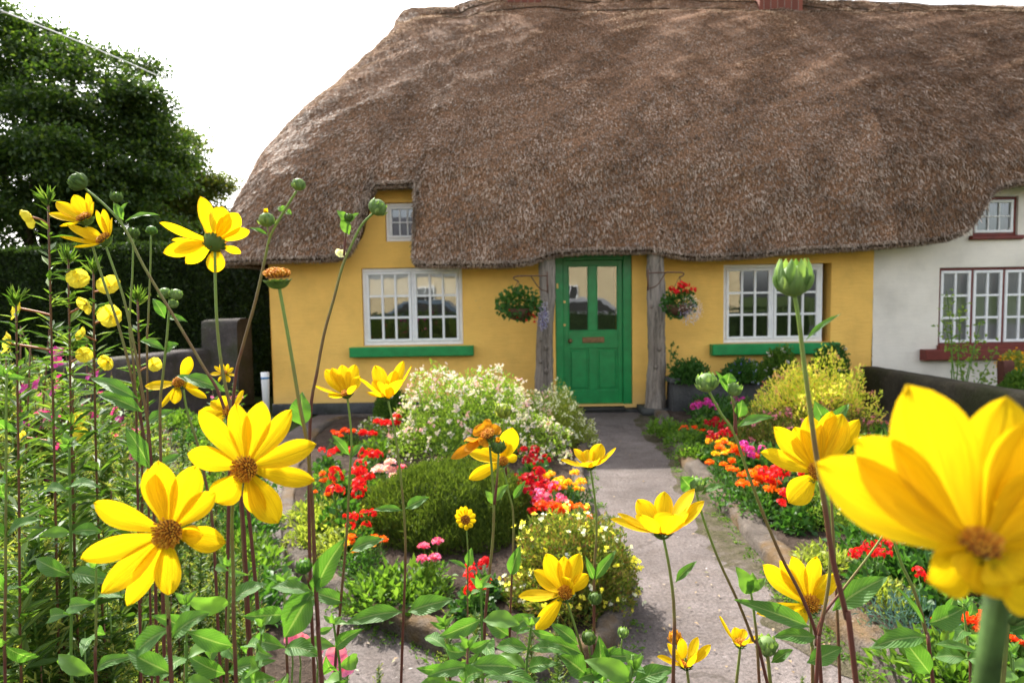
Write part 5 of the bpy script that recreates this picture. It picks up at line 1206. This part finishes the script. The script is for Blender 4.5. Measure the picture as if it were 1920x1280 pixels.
pleaf(t, 372, 720, 330, 705, 16, 1.0, 0); pleaf(t, 345, 705, 425, 735, 30, .98, -6)
t = mk('yellow daisy half hidden behind the large open ones', .9, [(432,775),(440,850),(452,960),(470,1285)], 4)
flower(t, 430, 770, .9, [(372,773,0,26),(395,752,8,26),(411,744,10,28),(456,731,5,26),(400,790,-5,22),(450,760,10,24)], (-.2,-.7,.6), 10)
t = mk('small yellow daisy before the end of the stone wall', 1.6, [(422,712),(428,760),(435,900),(440,1285)], 2.5)
flower(t, 420, 700, 1.6, [(394,700,0,12),(402,686,4,12),(414,680,6,12),(428,682,6,12),(438,690,4,12),(442,704,0,12),(410,716,-6,12),(430,716,-6,12)], (0,-.5,.8), 6, florets=50)
t = mk('pale yellow cup shaped daisy under the left window, left of the pair', 1.0, [(651,742),(659,820),(655,900),(650,1000),(638,1140),(626,1285)], 4)
flower(t, 650, 738, 1.0, [(588,722,-10,28),(610,692,25,32),(622,690,32,30),(641,684,35,32),(666,683,30,32),(676,705,8,26),(615,742,-30,26),(664,722,-28,24)], (-.1,-.35,.95), 9)
for a in [(657,1035,722,1008,30,5),(656,852,621,816,18,0),(655,858,685,830,18,5),(646,1130,580,1105,30,0)]: pleaf(t, *a[:5], 1.0, a[5])
t = mk('pale yellow cup shaped daisy under the left window, right of the pair', .98, [(727,748),(740,810),(752,900),(760,1010),(758,1120),(752,1285)], 4)
flower(t, 725, 742, .98, [(673,706,-8,34),(705,683,30,34),(690,735,-34,44),(722,715,-40,50),(750,712,-30,44),(757,676,22,28),(770,684,0,24),(742,694,24,30),(700,712,10,30)], (.15,-.2,.95), 9)
for a in [(760,952,805,932,24,5),(756,958,697,955,15,-5),(757,1150,646,1166,34,-10),(765,1150,850,1120,38,5)]: pleaf(t, *a[:5], .98, a[5])
t = mk('small yellow daisy with dark centre over the heather mound', 1.35, [(874,985),(877,1030),(877,1090),(876,1285)], 2.6)
flower(t, 873, 974, 1.35, [(853,965,0,12),(856,955,0,12),(864,949,2,12),(873,948,3,12),(884,954,2,12),(892,964,0,12),(893,976,-2,12),(886,988,-3,12),(875,994,-4,12),(862,988,-3,12),(855,978,-1,12)], (0,-.9,.35), 9, florets=50)
pleaf(t, 878,1062,886,1026,19,1.35,0); pleaf(t, 876,1064,840,1050,9,1.35,0)
t = mk('withered yellow daisy with crumpled orange petals beside a dark bud', .85, [(918,835),(922,880),(926,945),(924,1010),(917,1080),(910,1160),(905,1285)], 4.5)
flower(t, 915, 815, .85, [(845,860,-20,26,.5),(870,825,-15,34,-.4),(890,800,10,36,.3),(912,785,20,34,.6),(938,800,5,30,-.5),(900,835,-26,30,.8),(870,845,-30,26,.2)], (-.2,-.4,.8), 12, old=True)
bud(t, 934, 838, .84, 13, (0,-.3,1), CALYX, tip='o'); stemline(t, [(935,850),(932,900),(927,945)], .84, 4, ground=False, name='branch_stem')
for a in [(927,940,955,908,20,0),(925,945,910,918,16,0)]: pleaf(t, *a[:5], .85, a[5], mat=LF['helio_small'])
t = mk('yellow daisy with three long petals behind the withered one', .9, [(943,872),(953,920),(962,960),(962,1030),(958,1120),(953,1285)], 3.5)
flower(t, 943, 865, .9, [(961,802,-10,42),(945,815,12,30),(879,898,-8,30),(876,846,-6,34),(900,842,14,32),(970,855,8,22)], (.1,-.6,.6), 9)
pleaf(t, 962, 935, 986, 901, 15, .9, 0); bud(t, 944, 770, 1.0, 15, (0,0,1), LF['lime'], bl=1.5); stemline(t, [(944,785),(946,830),(949,890)], .95, 3.2, ground=False, name='branch_stem')
for a in [(960,1080,975,1020,26,0),(956,1180,1000,1150,34,0),(955,1190,905,1160,36,0)]: pleaf(t, *a[:5], .9, a[5])
t = mk('pale yellow cup daisy standing over the middle of the door path', .92, [(1107,878),(1117,950),(1118,1010),(1114,1080),(1114,1285)], 3.8)
flower(t, 1106, 872, .92, [(1052,860,-8,26),(1076,841,20,34),(1101,842,28,34),(1088,868,-30,38),(1128,832,24,34),(1120,862,-28,38),(1155,839,0,24),(1140,858,-10,26)], (0,-.15,1), 9)
for a in [(1117,1088,1154,1030,21,5),(1115,1088,1098,1042,15,0)]: pleaf(t, *a[:5], .92, a[5])
bud(t, 1116, 1122, .9, 12, (0,0,1), CALYX); bud(t, 1104, 1196, .9, 13, (0,-.2,1), CALYX); stemline(t, [(1104,1208),(1108,1240),(1112,1280)], .9, 3.2, ground=False, name='branch_stem'); bud(t, 1168, 1186, .9, 10, (0.1,0,1), BUDG); stemline(t, [(1167,1196),(1160,1240),(1150,1290)], .9, 3, ground=False, name='branch_stem')
t = mk('large pale yellow cup daisy over the sunlit path', .68, [(1243,1003),(1256,1070),(1264,1150),(1262,1285)], 5)
flower(t, 1241, 995, .68, [(1146,970,-10,34),(1158,962,20,34),(1195,936,40,52),(1246,920,50,46),(1200,965,-50,60),(1300,914,36,46),(1262,962,-55,66),(1320,938,0,36),(1290,960,-30,50)], (.05,-.12,1), 15)
pleaf(t, 1268, 1092, 1306, 1050, 17, .68, 0)
t = mk('yellow daisy with upswept petals at the starry mound', .92, [(1061,1120),(1080,1180),(1094,1230),(1108,1285)], 4.5)
flower(t, 1060, 1112, .92, [(972,1118,-14,40),(1002,1068,10,44),(1024,1037,24,44),(1058,1042,28,36),(1086,1037,22,42),(1103,1076,8,34),(1005,1182,-30,34),(1072,1085,-10,50)], (.05,-.55,.8), 13)
for a in [(1092,1228,1005,1196,30,-5),(1106,1226,1208,1238,28,0),(1085,1206,1030,1170,26,10),(1100,1262,1048,1228,46,0),(1128,1280,1125,1190,44,0)]: pleaf(t, *a[:5], .9, a[5])
t = mk('yellow daisy opening sideways beside the giant blurred one', .66, [(1535,905,.68),(1552,950,.68),(1556,1020,.68),(1555,1080,.68),(1546,1140,.68),(1535,1200,.68),(1530,1285,.68)], 5.5)
flower(t, 1532, 884, .66, [(1427,847,-10,46),(1453,800,10,50),(1490,800,26,58),(1518,778,30,56),(1560,770,20,52),(1580,776,10,62),(1612,786,0,48),(1478,942,-18,56),(1570,905,-25,40)], (-.25,-.75,.5), 15)
t = mk('yellow daisy with upswept petals low on the path right of centre', .78, [(1519,1138,.785),(1522,1210,.8),(1524,1285,.8)], 5)
flower(t, 1520, 1132, .78, [(1430,1058,0,46),(1462,1050,18,40),(1484,1042,24,46),(1530,1042,28,46),(1566,1076,14,44),(1420,1148,-16,36),(1490,1160,-25,40),(1550,1110,-5,40)], (0,-.7,.65), 15)
for a in [(1518,1176,1376,1122,38,-14),(1562,1145,1664,1080,46,-6),(1530,1192,1450,1196,32,0),(1512,1240,1580,1215,36,0)]: pleaf(t, *a[:5], .74, a[5])
t = mk('small yellow daisy low over the path, left of the green hairy bud', 1.1, [(1388,1211),(1380,1285)], 4)
flower(t, 1388, 1205, 1.1, [(1349,1154,-4,24),(1378,1175,16,26),(1395,1178,18,24),(1430,1192,0,20),(1375,1200,-20,24),(1405,1196,-18,26)], (-.05,-.3,.95), 9)
t = mk('yellow cup daisy at the bottom edge over the path', .95, [(1287,1251),(1292,1285)], 4)
flower(t, 1286, 1245, .95, [(1233,1228,-6,24),(1252,1205,14,24),(1277,1195,22,28),(1308,1193,20,26),(1333,1208,4,24),(1270,1225,-24,34),(1305,1225,-22,34)], (0,-.2,1), 10)
bud(t, 1266, 1196, 1.0, 12, (0,0,1), PETAL_OLD, tip='o'); stemline(t, [(1264,1208),(1262,1245),(1266,1290)], 1.0, 3, ground=False, name='branch_stem')
# giant, close and out of focus
t = mk('giant blurred yellow daisy very close at the right edge', .215, [(1868,1115,.225),(1860,1180,.225),(1848,1290,.225)], 36, mat=plain('thick_stem', (.045,.085,.02), .7, .15, .6, 45, .0006))
flower(t, 1838, 1022, .215, [(1537,868,10,150,.2),(1606,822,40,165,.15),(1708,722,60,190,.05),(1892,742,60,165,.25),(2020,800,40,260),(2020,930,0,200),(1990,1110,-60,190),(1745,1092,-30,120,.5),(1830,1110,-60,150,.3),(1920,1090,-70,170)], (-.12,-.38,.92), 34, florets=70, bl=1.0, wax=(-.1,-.8,.5))
# buds on tall stems
t = mk('round dark green bud on a long arching stem before the tree', .9, [(160,354),(200,388),(235,430),(270,500),(330,600),(380,685),(415,750),(450,900),(475,1285)], 4.2)
bud(t, 146, 341, .9, 16, (-.6,-.3,.55), CALYX, bl=1.3); stemline(t, [(233,428),(221,400),(216,385)], .9, 3, ground=False, name='branch_stem'); bud(t, 218, 370, .9, 10, (0,0,1), CALYX)
for a in [(232,412,212,380,16,0),(228,405,240,380,14,0),(235,415,300,405,14,0)]: pleaf(t, *a[:5], .9, a[5], mat=LF['helio_small'])
t = mk('pair of small green buds on an upright stem left of the dark bud stalk', 1.0, [(250,445),(248,520),(243,620),(255,760),(265,1285)], 3.2)
bud(t, 250, 437, 1.0, 10, (0,0,1), CALYX)
t = mk('upright stem with rounded green leaves and twin buds before the hedge', .95, [(318,560),(314,620),(306,700),(300,780),(305,1000),(310,1285)], 4)
bud(t, 308, 550, .95, 11, (-.3,0,1), BUDG, bl=1.3); bud(t, 330, 552, .95, 11, (.3,0,1), BUDG, bl=1.3); bud(t, 325, 570, .95, 8, (.3,0,.6), BUDG)
for a in [(312,596,352,602,16,0),(310,596,285,560,20,0),(310,655,262,640,16,0),(312,660,335,645,26,0)]: pleaf(t, *a[:5], .95, a[5])
t = mk('small round bud on a thin stem before the hedge', 1.1, [(283,440),(282,500),(278,600),(276,700),(285,1285)], 3)
bud(t, 284, 432, 1.1, 9, (0,0,1), LF['helio_small'], bl=1.2); 
t = mk('green round bud standing highest left of the dormer window', .85, [(556,358),(530,400),(508,440),(500,470),(480,560),(455,650),(440,720),(430,900),(425,1285)], 4.5)
bud(t, 560, 346, .85, 12, (.25,0,1), BUDG, bl=1.1)
for a in [(533,398,521,388,18,0),(535,398,547,402,16,0)]: pleaf(t, *a[:5], .85, a[5], mat=LF['helio_small'])
bud(t, 500, 412, .85, 14, (-.1,0,1), BUDG, tip='y', bl=1.1); stemline(t, [(501,425),(504,445),(503,462)], .85, 3, ground=False, name='branch_stem'); pleaf(t, 502, 440, 468, 428, 10, .85, 0)
t = mk('spent seed head without petals before the yellow gable', .6, [(522,530),(533,590),(547,670),(562,760),(577,840),(586,960),(591,1080),(597,1180),(604,1285)], 6)
flower(t, 520, 520, .6, [], (0,-.12,1), 21, bl=.75, florets=160)
for a in [(588,1110,532,1192,62,-10,.9),(592,1105,650,1008,44,5,.8),(586,1108,506,1100,30,10,.4),(590,1112,602,1070,24,0,.8),(594,1118,530,1135,30,0,.6)]: pleaf(t, *a[:5], .6, a[5], a[6])
bud(t, 570, 1062, .6, 14, (-.2,0,1), LF['helio']); stemline(t, [(572,1072),(582,1100)], .6, 4, ground=False, name='branch_stem')
pleaf(t, 570, 800, 565, 735, 46, .75, 6, .95)
t = mk('round green bud with a leaning stem right of the dormer window', .8, [(702,398),(678,422),(658,462),(642,500),(626,560),(608,625),(594,700),(582,780),(580,1000),(590,1285)], 4.6)
bud(t, 708, 389, .8, 16, (.5,-.1,.85), BUDG, bl=1.35); bud(t, 654, 408, .8, 8, (0,0,1), CALYX); stemline(t, [(652,415),(648,440),(645,480)], .8, 3.2, ground=False, name='branch_stem')
for a in [(652,420,632,394,18,0),(655,418,674,400,14,0),(655,440,640,408,20,0)]: pleaf(t, *a[:5], .8, a[5], mat=LF['helio_small'])
m = MB(); 
for i in range(5): P, U = petal_surf(at(638,482,.82), at(632+4*i,466+3*i%7,.82), (0,-1,.3), .008, .2, .4, 6, 3); m.grid(P, 0, U)
m.build('white_petals', FL['white2'], t)
t = mk('tall spiky green bud standing over the right cottage window', .5, [(1490,555),(1498,600),(1505,660),(1516,745),(1530,850),(1546,945),(1562,1050),(1588,1160),(1606,1285)], 7.5)
bud(t, 1488, 527, .5, 31, (-.03,-.05,1), BUDG, bl=2.2); pleaf(t, 1512, 640, 1576, 587, 11, .5, 0, .5)
t = mk('pair of green buds leaning left before the stone trough', .7, [(1328,730),(1352,775),(1376,810),(1400,880),(1430,960),(1466,1045),(1502,1115),(1532,1195),(1540,1285)], 5)
bud(t, 1325, 717, .7, 19, (-.25,-.1,1), BUDG, bl=1.5); bud(t, 1376, 730, .7, 13, (.4,-.2,.9), BUDG, bl=1.9); stemline(t, [(1372,742),(1378,770),(1379,812)], .7, 5, ground=False, name='branch_stem')
for a in [(1366,735,1340,695,11,0,.9),(1364,720,1368,698,28,0,.9),(1380,800,1452,783,20,0,.5),(1384,782,1392,748,26,0,.9)]: pleaf(t, *a[:5], .7, a[5], a[6])
t = mk('green leafy bud on a slanting stem over the path shadow edge', .75, [(1305,920),(1318,970),(1348,1050),(1385,1130),(1412,1200),(1440,1285)], 4.5)
bud(t, 1306, 908, .75, 14, (.2,-.1,1), BUDG); 
for a in [(1298,915,1276,893,34,0,.95),(1315,925,1362,910,16,0,.4),(1312,915,1332,894,13,0,.5)]: pleaf(t, *a[:5], .75, a[5], a[6])
t = mk('young leaf cluster on a stem over the path, without flower', .75, [(1408,1110),(1415,1160),(1424,1285)], 4)
for a in [(1408,1112,1378,1062,34,0,.9),(1408,1112,1412,1072,26,0,.9),(1410,1108,1436,1082,18,0,.6),(1408,1112,1395,1090,22,0,.9)]: pleaf(t, *a[:5], .75, a[5], a[6], mat=LF['helio_small'])
t = mk('hairy green bud with broad leaves at the bottom right of the path', .8, [(1438,1228),(1445,1285)], 5)
bud(t, 1438, 1210, .8, 19, (-.05,-.1,1), BUDG, bl=1.5)
for a in [(1445,1240,1488,1218,20,0,.5),(1440,1235,1420,1195,20,5,.8)]: pleaf(t, *a[:5], .8, a[5], a[6])
t = mk('leafy stalk without flower, standing left of the giant stem', .72, [(1668,985),(1688,1050),(1715,1110),(1735,1180),(1750,1285)], 5)
for a in [(1740,1165,1808,1142,46,-8,.7),(1738,1192,1632,1217,38,-8,.5),(1745,1262,1683,1185,44,5,.8),(1750,1210,1836,1222,18,-5,.4),(1735,1170,1675,1098,12,5,.5),(1730,1175,1715,1176,12,0,.5),(1770,1160,1790,1110,24,10,.9),(1775,1120,1770,1085,26,14,.9),(1818,1155,1822,1125,20,10,.9)]: pleaf(t, *a[:5], .72, a[5], a[6])
stemline(t, [(1668,985),(1630,1040),(1580,1105),(1540,1160),(1530,1210)], .72, 4, ground=False, name='branch_stem')
t = mk('dark green bud beside the giant flower stem at the right edge', .6, [(1888,1165),(1880,1285)], 6)
bud(t, 1898, 1150, .6, 22, (.3,-.1,.8), CALYX); 
for a in [(1885,1175,1925,1205,30,0,.5),(1880,1180,1850,1165,30,10,.8),(1885,1190,1940,1165,26,0,.5)]: pleaf(t, *a[:5], .6, a[5], a[6])
# leaf tips behind the open daisy on the right
t = mk('stalk with curled green leaves rising behind the open daisy at right', .95, [(1548,800),(1553,860),(1560,960),(1575,1285)], 4)
for a in [(1548,808,1528,750,34,0,.9),(1552,812,1592,756,26,0,.6),(1545,790,1540,762,24,5,.9)]: pleaf(t, *a[:5], .95, a[5], a[6])
# ---- flowerless leafy shoots of the same plants, in front
def shoot(label, px, ptop, d, lean=0, n=5, L=95, w=36, seed=0):
    random.seed(seed); t = tall(label, d, [(px, 1280)], name='leafy_daisy_shoot', cat='plant', group='flowerless shoots among the yellow daisies')
    pts = [(px+lean, ptop), (px+lean*.6, (ptop*2+1285)/3), (px+lean*.2, (ptop+2*1285)/3), (px, 1290)]; stemline(t, pts, d, 4, mat=STEM if seed % 2 else None, r1=1.1)
    for q in range(4):
        th = q*1.57+seed; pleaf(t, px+lean, ptop+4, px+lean+math.cos(th)*L*.22, ptop-L*.22*random.uniform(.5,1.2), w*.4, d, math.sin(th)*L*.2, .5, .1, LF['helio_small'])
    for i in range(n):
        s = i/n; y = ptop+(1330-ptop)*s*.95+8; x = px+lean*(1-s); al = random.uniform(0, 3.14)
        for sg in (1, -1):
            c = math.cos(al)*sg; k = .35+.65*min(1, s*3+.2); ll = L*k*random.uniform(.8,1.2)
            pleaf(t, x, y, x+c*ll*.9+random.uniform(-8,8), y-ll*random.uniform(-.25,.6)+abs(math.sin(al))*ll*.3, w*k*random.uniform(.85,1.25), d, math.sin(al)*sg*ll*.8, random.uniform(.3,.95), .16, LF['helio'] if random.random() < .75 else LF['helio_small'])
        
SH = [(640,1165,.95,'with a red stem over the left path arm'),(540,1090,.75,'broad leaved, right under the open daisies'),(350,1130,.62,'broad leaved, under the largest daisy'),(425,1060,.7,'between the two largest daisies stems'),(480,1170,.62,'leaning over the left path arm'),
      (845,1170,.8,'before the red geraniums'),(905,1100,.75,'pale, before the starry mound'),(875,1210,.62,'lowest, under the heather mound'),(985,1170,.85,'before the shaded foot of the starry mound'),(1150,1225,.9,'low at the island tip'),(135,830,1.0,'slender, in the left flower thicket'),(10,700,.9,'dark stemmed, at the left edge'),
      (1180,1250,.7,'tiny at the bottom edge by the path'),(1820,1130,.85,'behind the giant stem'),(1900,1220,.8,'at the lower right edge'),(180,1060,.8,'spreading, low in the left thicket')]
for i, (px, pt, d, s) in enumerate(SH): shoot('flowerless leafy daisy shoot '+s, px, pt, d, (i*37 % 30)-15, 6 if pt < 1000 else 4, 100 if d < .8 else 85, 34 if d < .8 else 27, i+3)
random.seed(5)

# ================================================================== LEFT THICKET
def spike_proto(seed, kind):
    g_ = np.random.default_rng(seed); H = .95; parts = []
    m = MB(); cx, cy = g_.normal(0, .03, 2); m.tube([(0,0,-.02),(cx*.5,cy*.5,H*.5),(cx,cy,H)], [.005,.0035,.0015], 5)
    nb = 16
    for i in range(nb):
        s = .45+.5*i/nb; th = i*2.4; l = .13*(1.15-s); m.tube([(cx*s,cy*s,H*s),(cx*s+l*math.cos(th),cy*s+l*math.sin(th),H*s+l*1.1)], .0012, 3, smooth=False)
    parts.append(('stem', m.mesh('stem', STEM2 if kind else STEM)))
    n = 480; s = g_.random(n)**.8*.95; th = g_.uniform(0, 6.28, n); P = np.stack([cx*s, cy*s, H*s], 1); d = unit(np.stack([np.cos(th), np.sin(th), g_.uniform(.2,1.1,n)], 1))
    L = (.068-.040*s)*g_.uniform(.7,1.2,n); m = MB(); leaf_cards(m, P, d, unit(g_.normal(size=(n,3))*.3+np.array([0,0,1.])), L, L*.28, 0, .15)
    parts.append(('foliage', m.mesh('foliage', LF['spike'])))
    m = MB()
    for i in range(nb):
        s0 = .45+.5*i/nb; t0 = i*2.4; l = .14*(1.15-s0); k = 26; u = g_.random(k)*1.05; e = np.array([cx*s0,cy*s0,H*s0])
        C = e+np.stack([l*np.cos(t0)*u, l*np.sin(t0)*u, l*1.1*u], 1); leaf_cards(m, C, unit(g_.normal(size=(k,3))*.6+np.array([math.cos(t0)*.4,math.sin(t0)*.4,.9])), unit(g_.normal(size=(k,3))), g_.uniform(.010,.02,k), .0045)
    parts.append(('budding_sprays', m.mesh('budding_sprays', LF['spike_tip']))); return parts
SPK = [spike_proto(i, i % 2) for i in range(4)]
def place_proto(parts, name, label, cat, group, loc, sc, rz, tilt=(0,0)):
    o = thing(name, label, cat, loc, group, rz, sc); o.rotation_euler = (tilt[0], tilt[1], rz)
    for pn, me in parts: c = bpy.data.objects.new(pn, me); COL.objects.link(c); c.parent = o
    return o
lbx = lambda Y: float(np.interp(Y, LB[::-1][:,1], LB[::-1][:,0])) if LB[0][1] > LB[-1][1] else float(np.interp(Y, LB[:,1], LB[:,0]))
g_ = np.random.default_rng(77); cnt = 0
while cnt < 290:
    Y = 1.15+3.3*g_.random()**1.5; X = g_.uniform(-.80*Y-.3, min(lbx(Y)-.12, -.30*Y-.02))
    pxx = 960+X/Y*FPX
    if pxx > 520: continue
    hh_ = g_.uniform(.75, 1.05)*(1.22 if pxx < 110 else 1.0 if pxx < 200 else .82 if pxx < 330 else .55 if pxx < 440 else .40)
    if Y < 1.8: hh_ *= .85
    place_proto(SPK[cnt % 4], 'budding_stalk', 'green budding stalk with narrow leaves in the crowded left border', 'plant', 'budding stalks of the left border', (X, Y, .04), hh_/.95, g_.uniform(0, 6.28), g_.normal(0, .06, 2)); cnt += 1
for (X, Y, s) in [(.0,1.75,.6),(.12,1.9,.55),(-.12,1.9,.6),(.22,1.7,.5),(-.22,2.1,.5),(.05,2.15,.45),(.35,2.0,.4),(.9,2.0,.3),(-.45,2.0,.35),(-.6,2.2,.35)]:
    place_proto(SPK[int(X*100) % 4], 'budding_stalk', 'low green budding stalk at the near tip of the island bed', 'plant', 'budding stalks at the island tip', (X, Y, .02), s, X*9, (0, 0))
def pink_proto(seed, fl, dark):
    g_ = np.random.default_rng(seed); m = MB(); fo = MB(); parts = []; F = []
    for b in range(5):
        a = g_.uniform(0, 6.28); r = g_.uniform(.05,.22); h = g_.uniform(.7,1.0); e = (r*math.cos(a), r*math.sin(a), h)
        m.tube([(0,0,-.02),(e[0]*.3,e[1]*.3,h*.5),e], [.004,.003,.0015], 4); n = 46; s = g_.random(n)**.7
        P = np.stack([e[0]*s*s, e[1]*s*s, h*s], 1)+g_.normal(size=(n,3))*.012; leaf_cards(fo, P, unit(rdir(n,-.1,.8)), unit(g_.normal(size=(n,3))*.4+np.array([0,0,1.])), .05*g_.uniform(.6,1.3,n), .016)
        for _ in range(3): F.append(np.array(e)*g_.uniform(.78,1.02)+g_.normal(size=3)*.025)
    parts.append(('stem', m.mesh('stem', STEM2))); parts.append(('foliage', fo.mesh('foliage', LF['grass'])))
    for f in F[::3]:
        mm = MB(); nd = unit(np.array([g_.normal()*.4, -.7+g_.normal()*.3, .7])); s1 = unit(np.cross(nd,[.1,.2,1.])); s2 = np.cross(nd, s1)
        for o_ in range(2):
            c = f+g_.normal(size=3)*.012; k = 5; ang = np.arange(k)*2*math.pi/k+o_; rad = s1[None]*np.cos(ang)[:,None]+s2[None]*np.sin(ang)[:,None]; leaf_cards(mm, np.repeat(c[None],k,0), unit(rad+nd*.25), np.repeat(nd[None],k,0), .02, .016, 0, .1, .65)
        parts.append(('blossom', mm.mesh('blossom', FL[fl])))
    return parts
PK = {'magenta': [pink_proto(i+40, 'magenta', 1) for i in range(2)], 'pink': [pink_proto(i+50, 'pink', 1) for i in range(2)]}
g_ = np.random.default_rng(9)
for i, (px, py, Y, kd) in enumerate([(10,645,2.4,'magenta'),(35,640,2.6,'magenta'),(20,700,2.8,'magenta'),(45,740,3.0,'magenta'),(30,765,2.6,'magenta'),(60,690,3.2,'pink'),(145,650,3.4,'magenta'),(155,690,3.6,'magenta'),(160,715,3.8,'pink'),(195,780,3.7,'magenta'),(180,790,3.2,'pink'),(215,800,3.5,'pink'),(170,770,4.2,'pink'),(100,720,3.0,'magenta'),(300,790,4.6,'magenta'),(240,760,4.4,'pink'),(385,730,5.2,'pink'),(430,700,5.6,'pink')]):
    p = at(px, py, Y); place_proto(PK[kd][i % 2], 'pink_wildflower' if kd == 'pink' else 'magenta_wildflower', ('pink' if kd == 'pink' else 'magenta')+' flowered wild plant among the left border greenery', 'wildflower', kd+' wildflowers of the left border', (p.x, p.y, .04), (p.z-.04)/.9, g_.uniform(0,6.28))
# evening primroses: upright leafy stalks with four petalled pale flowers
PRI = petalmat('primrose_petal', (.86,.78,.07), (.84,.66,.04), .5, .2)
def primrose(label, d, top_, bot, flowers, seed, spiky=True):
    t = tall(label, d, [bot], name='evening_primrose', cat='flower', group='evening primroses of the left border'); g_ = np.random.default_rng(seed)
    mid = ((top_[0]+bot[0])/2+g_.uniform(-8,8), (top_[1]+bot[1])/2); stemline(t, [top_, mid, bot], d, 3.4, mat=STEM2)
    a = np.array(list(at(*top_, d))); b = np.array(list(at(*bot, d))); n = 150; s = g_.random(n); P = a*(1-s)[:,None]+b*s[:,None]; th = g_.uniform(0,6.28,n)
    dr = unit(np.stack([np.cos(th), np.sin(th), g_.uniform(.1,.9,n)], 1)); L = (.035+.05*s)*g_.uniform(.7,1.2,n)*d/1.3; m = MB(); leaf_cards(m, P, dr, unit(g_.normal(size=(n,3))*.3+np.array([0,0,1.])), L, L*.22, 0, .15); m.build('foliage', LF['spike'], t, False)
    m = MB(); n = 26; dr = unit(np.stack([g_.normal(size=n)*.45, g_.normal(size=n)*.45, np.ones(n)], 1)); leaf_cards(m, np.repeat(a[None], n, 0)-np.array([0,0,.02])*g_.random(n)[:,None], dr, unit(g_.normal(size=(n,3))), .034*d/1.3, .005, 0, .3); m.build('bud_tuft', LF['spike'], t, False)
    for (fx, fy, rpx, ax_) in flowers:
        k = d/FPX; C = np.array(list(at(fx, fy, d-.03))); ax = unit(np.array(ax_, float)); a1 = unit(np.cross(ax, [.2,.3,.9])); b1 = np.cross(ax, a1)
        sx = bot[0]+(top_[0]-bot[0])*(bot[1]-fy-18)/(bot[1]-top_[1]); j = np.array(list(at(sx, fy+14, d)))
        m = MB(); m.tube([tuple(j), tuple((j+C)/2-ax*.01), tuple(C-ax*rpx*k*.5)], .0022, 5); hd = m.build('flower_tube', plain('calyx_red_%d' % (seed*10+fx), (.35,.14,.06), .6), t)
        for q in range(4):
            th = q*math.pi/2+g_.uniform(-.2,.2); rad = a1*math.cos(th)+b1*math.sin(th); P_, U_ = petal_surf(C-ax*rpx*k*.5, C+rad*rpx*k*1.0+ax*rpx*k*.05, ax, rpx*k*1.35, .2, .2, 8, 7, ruff=.03); mm = MB(); mm.grid(P_, 0, U_); mm.build('petal', PRI, hd)
    random.seed(seed)
primrose('tallest evening primrose stalk with one drooping half closed flower near the edge', 1.25, (90,372), (112,1280), [(50,411,20,(-.7,-.2,-.3)),(24,577,22,(-.6,-.5,.1)),(8,642,20,(-.7,-.4,.2))], 1)
primrose('evening primrose with pale lemon flowers before the hedge, left one', 1.3, (128,480), (150,1280), [(146,522,20,(.3,-.7,.3)),(156,573,19,(-.3,-.5,-.3)),(158,665,15,(.5,-.5,.1))], 2)
primrose('evening primrose with pale lemon flowers before the hedge, right one', 1.35, (175,500), (200,1280), [(203,533,21,(.2,-.7,.4)),(205,592,22,(.2,-.9,.0)),(198,680,16,(-.1,-.7,-.2)),(150,625,14,(-.3,-.5,.3))], 3)
primrose('evening primrose with a single small flower near the stone wall', 1.4, (258,560), (262,1280), [(290,683,14,(.6,-.5,.1))], 4)
primrose('flowerless evening primrose stalk at the far left', 1.1, (30,560), (40,1280), [], 6)
primrose('bushy evening primrose with yellow flowers low at the left', 1.5, (135,640), (140,1280), [(145,785,14,(.3,-.7,.3)),(150,812,14,(.2,-.7,.3)),(40,818,12,(-.3,-.6,.3))], 7)
# single pink blooms
def pinkbloom(label, px, py, d, r, seed):
    t = tall(label, d, [(px, 1280)], name='pink_petunia', cat='flower', group='pink blooms by the left path arm'); k = d/FPX; zz = at(px, py, d)
    stemline(t, [(px, py+r*.6), (px+4, (py+1290)/2), (px+2, 1295)], d, 2.5, mat=STEM); C = np.array(list(zz)); ax = unit(np.array([.3,-.7,.5])); a1 = unit(np.cross(ax,[.2,.3,.9])); b1 = np.cross(ax, a1)
    hd = MB(); hd.ball(C-ax*.004, r*k*.2); hd = hd.build('flower_centre', FL['crimson'], t)
    for q in range(5):
        th = q*1.257+seed; rad = a1*math.cos(th)+b1*math.sin(th); P_, U_ = petal_surf(C, C+rad*r*k+ax*r*k*.1, ax, r*k*1.0, .1, .2, 8, 6, ruff=.04); mm = MB(); mm.grid(P_, 0, U_); mm.build('petal', FL['pink'], hd)
for i, (px, py, r) in enumerate([(560,1205,22),(592,1212,20),(545,1196,14),(630,1235,26),(648,1250,18)]): pinkbloom(['pink petunia bloom left of the pair by the path arm','pink petunia bloom right of the pair by the path arm','small pink petunia bloom half behind the daisy stem','largest pink petunia bloom, by the bottom path arm','pink petunia bloom lowest, at the bottom path arm'][i], px, py, 1.2, r, i)
for i, (px, py, r) in enumerate([(98+0*i,898,0)]*0): pass
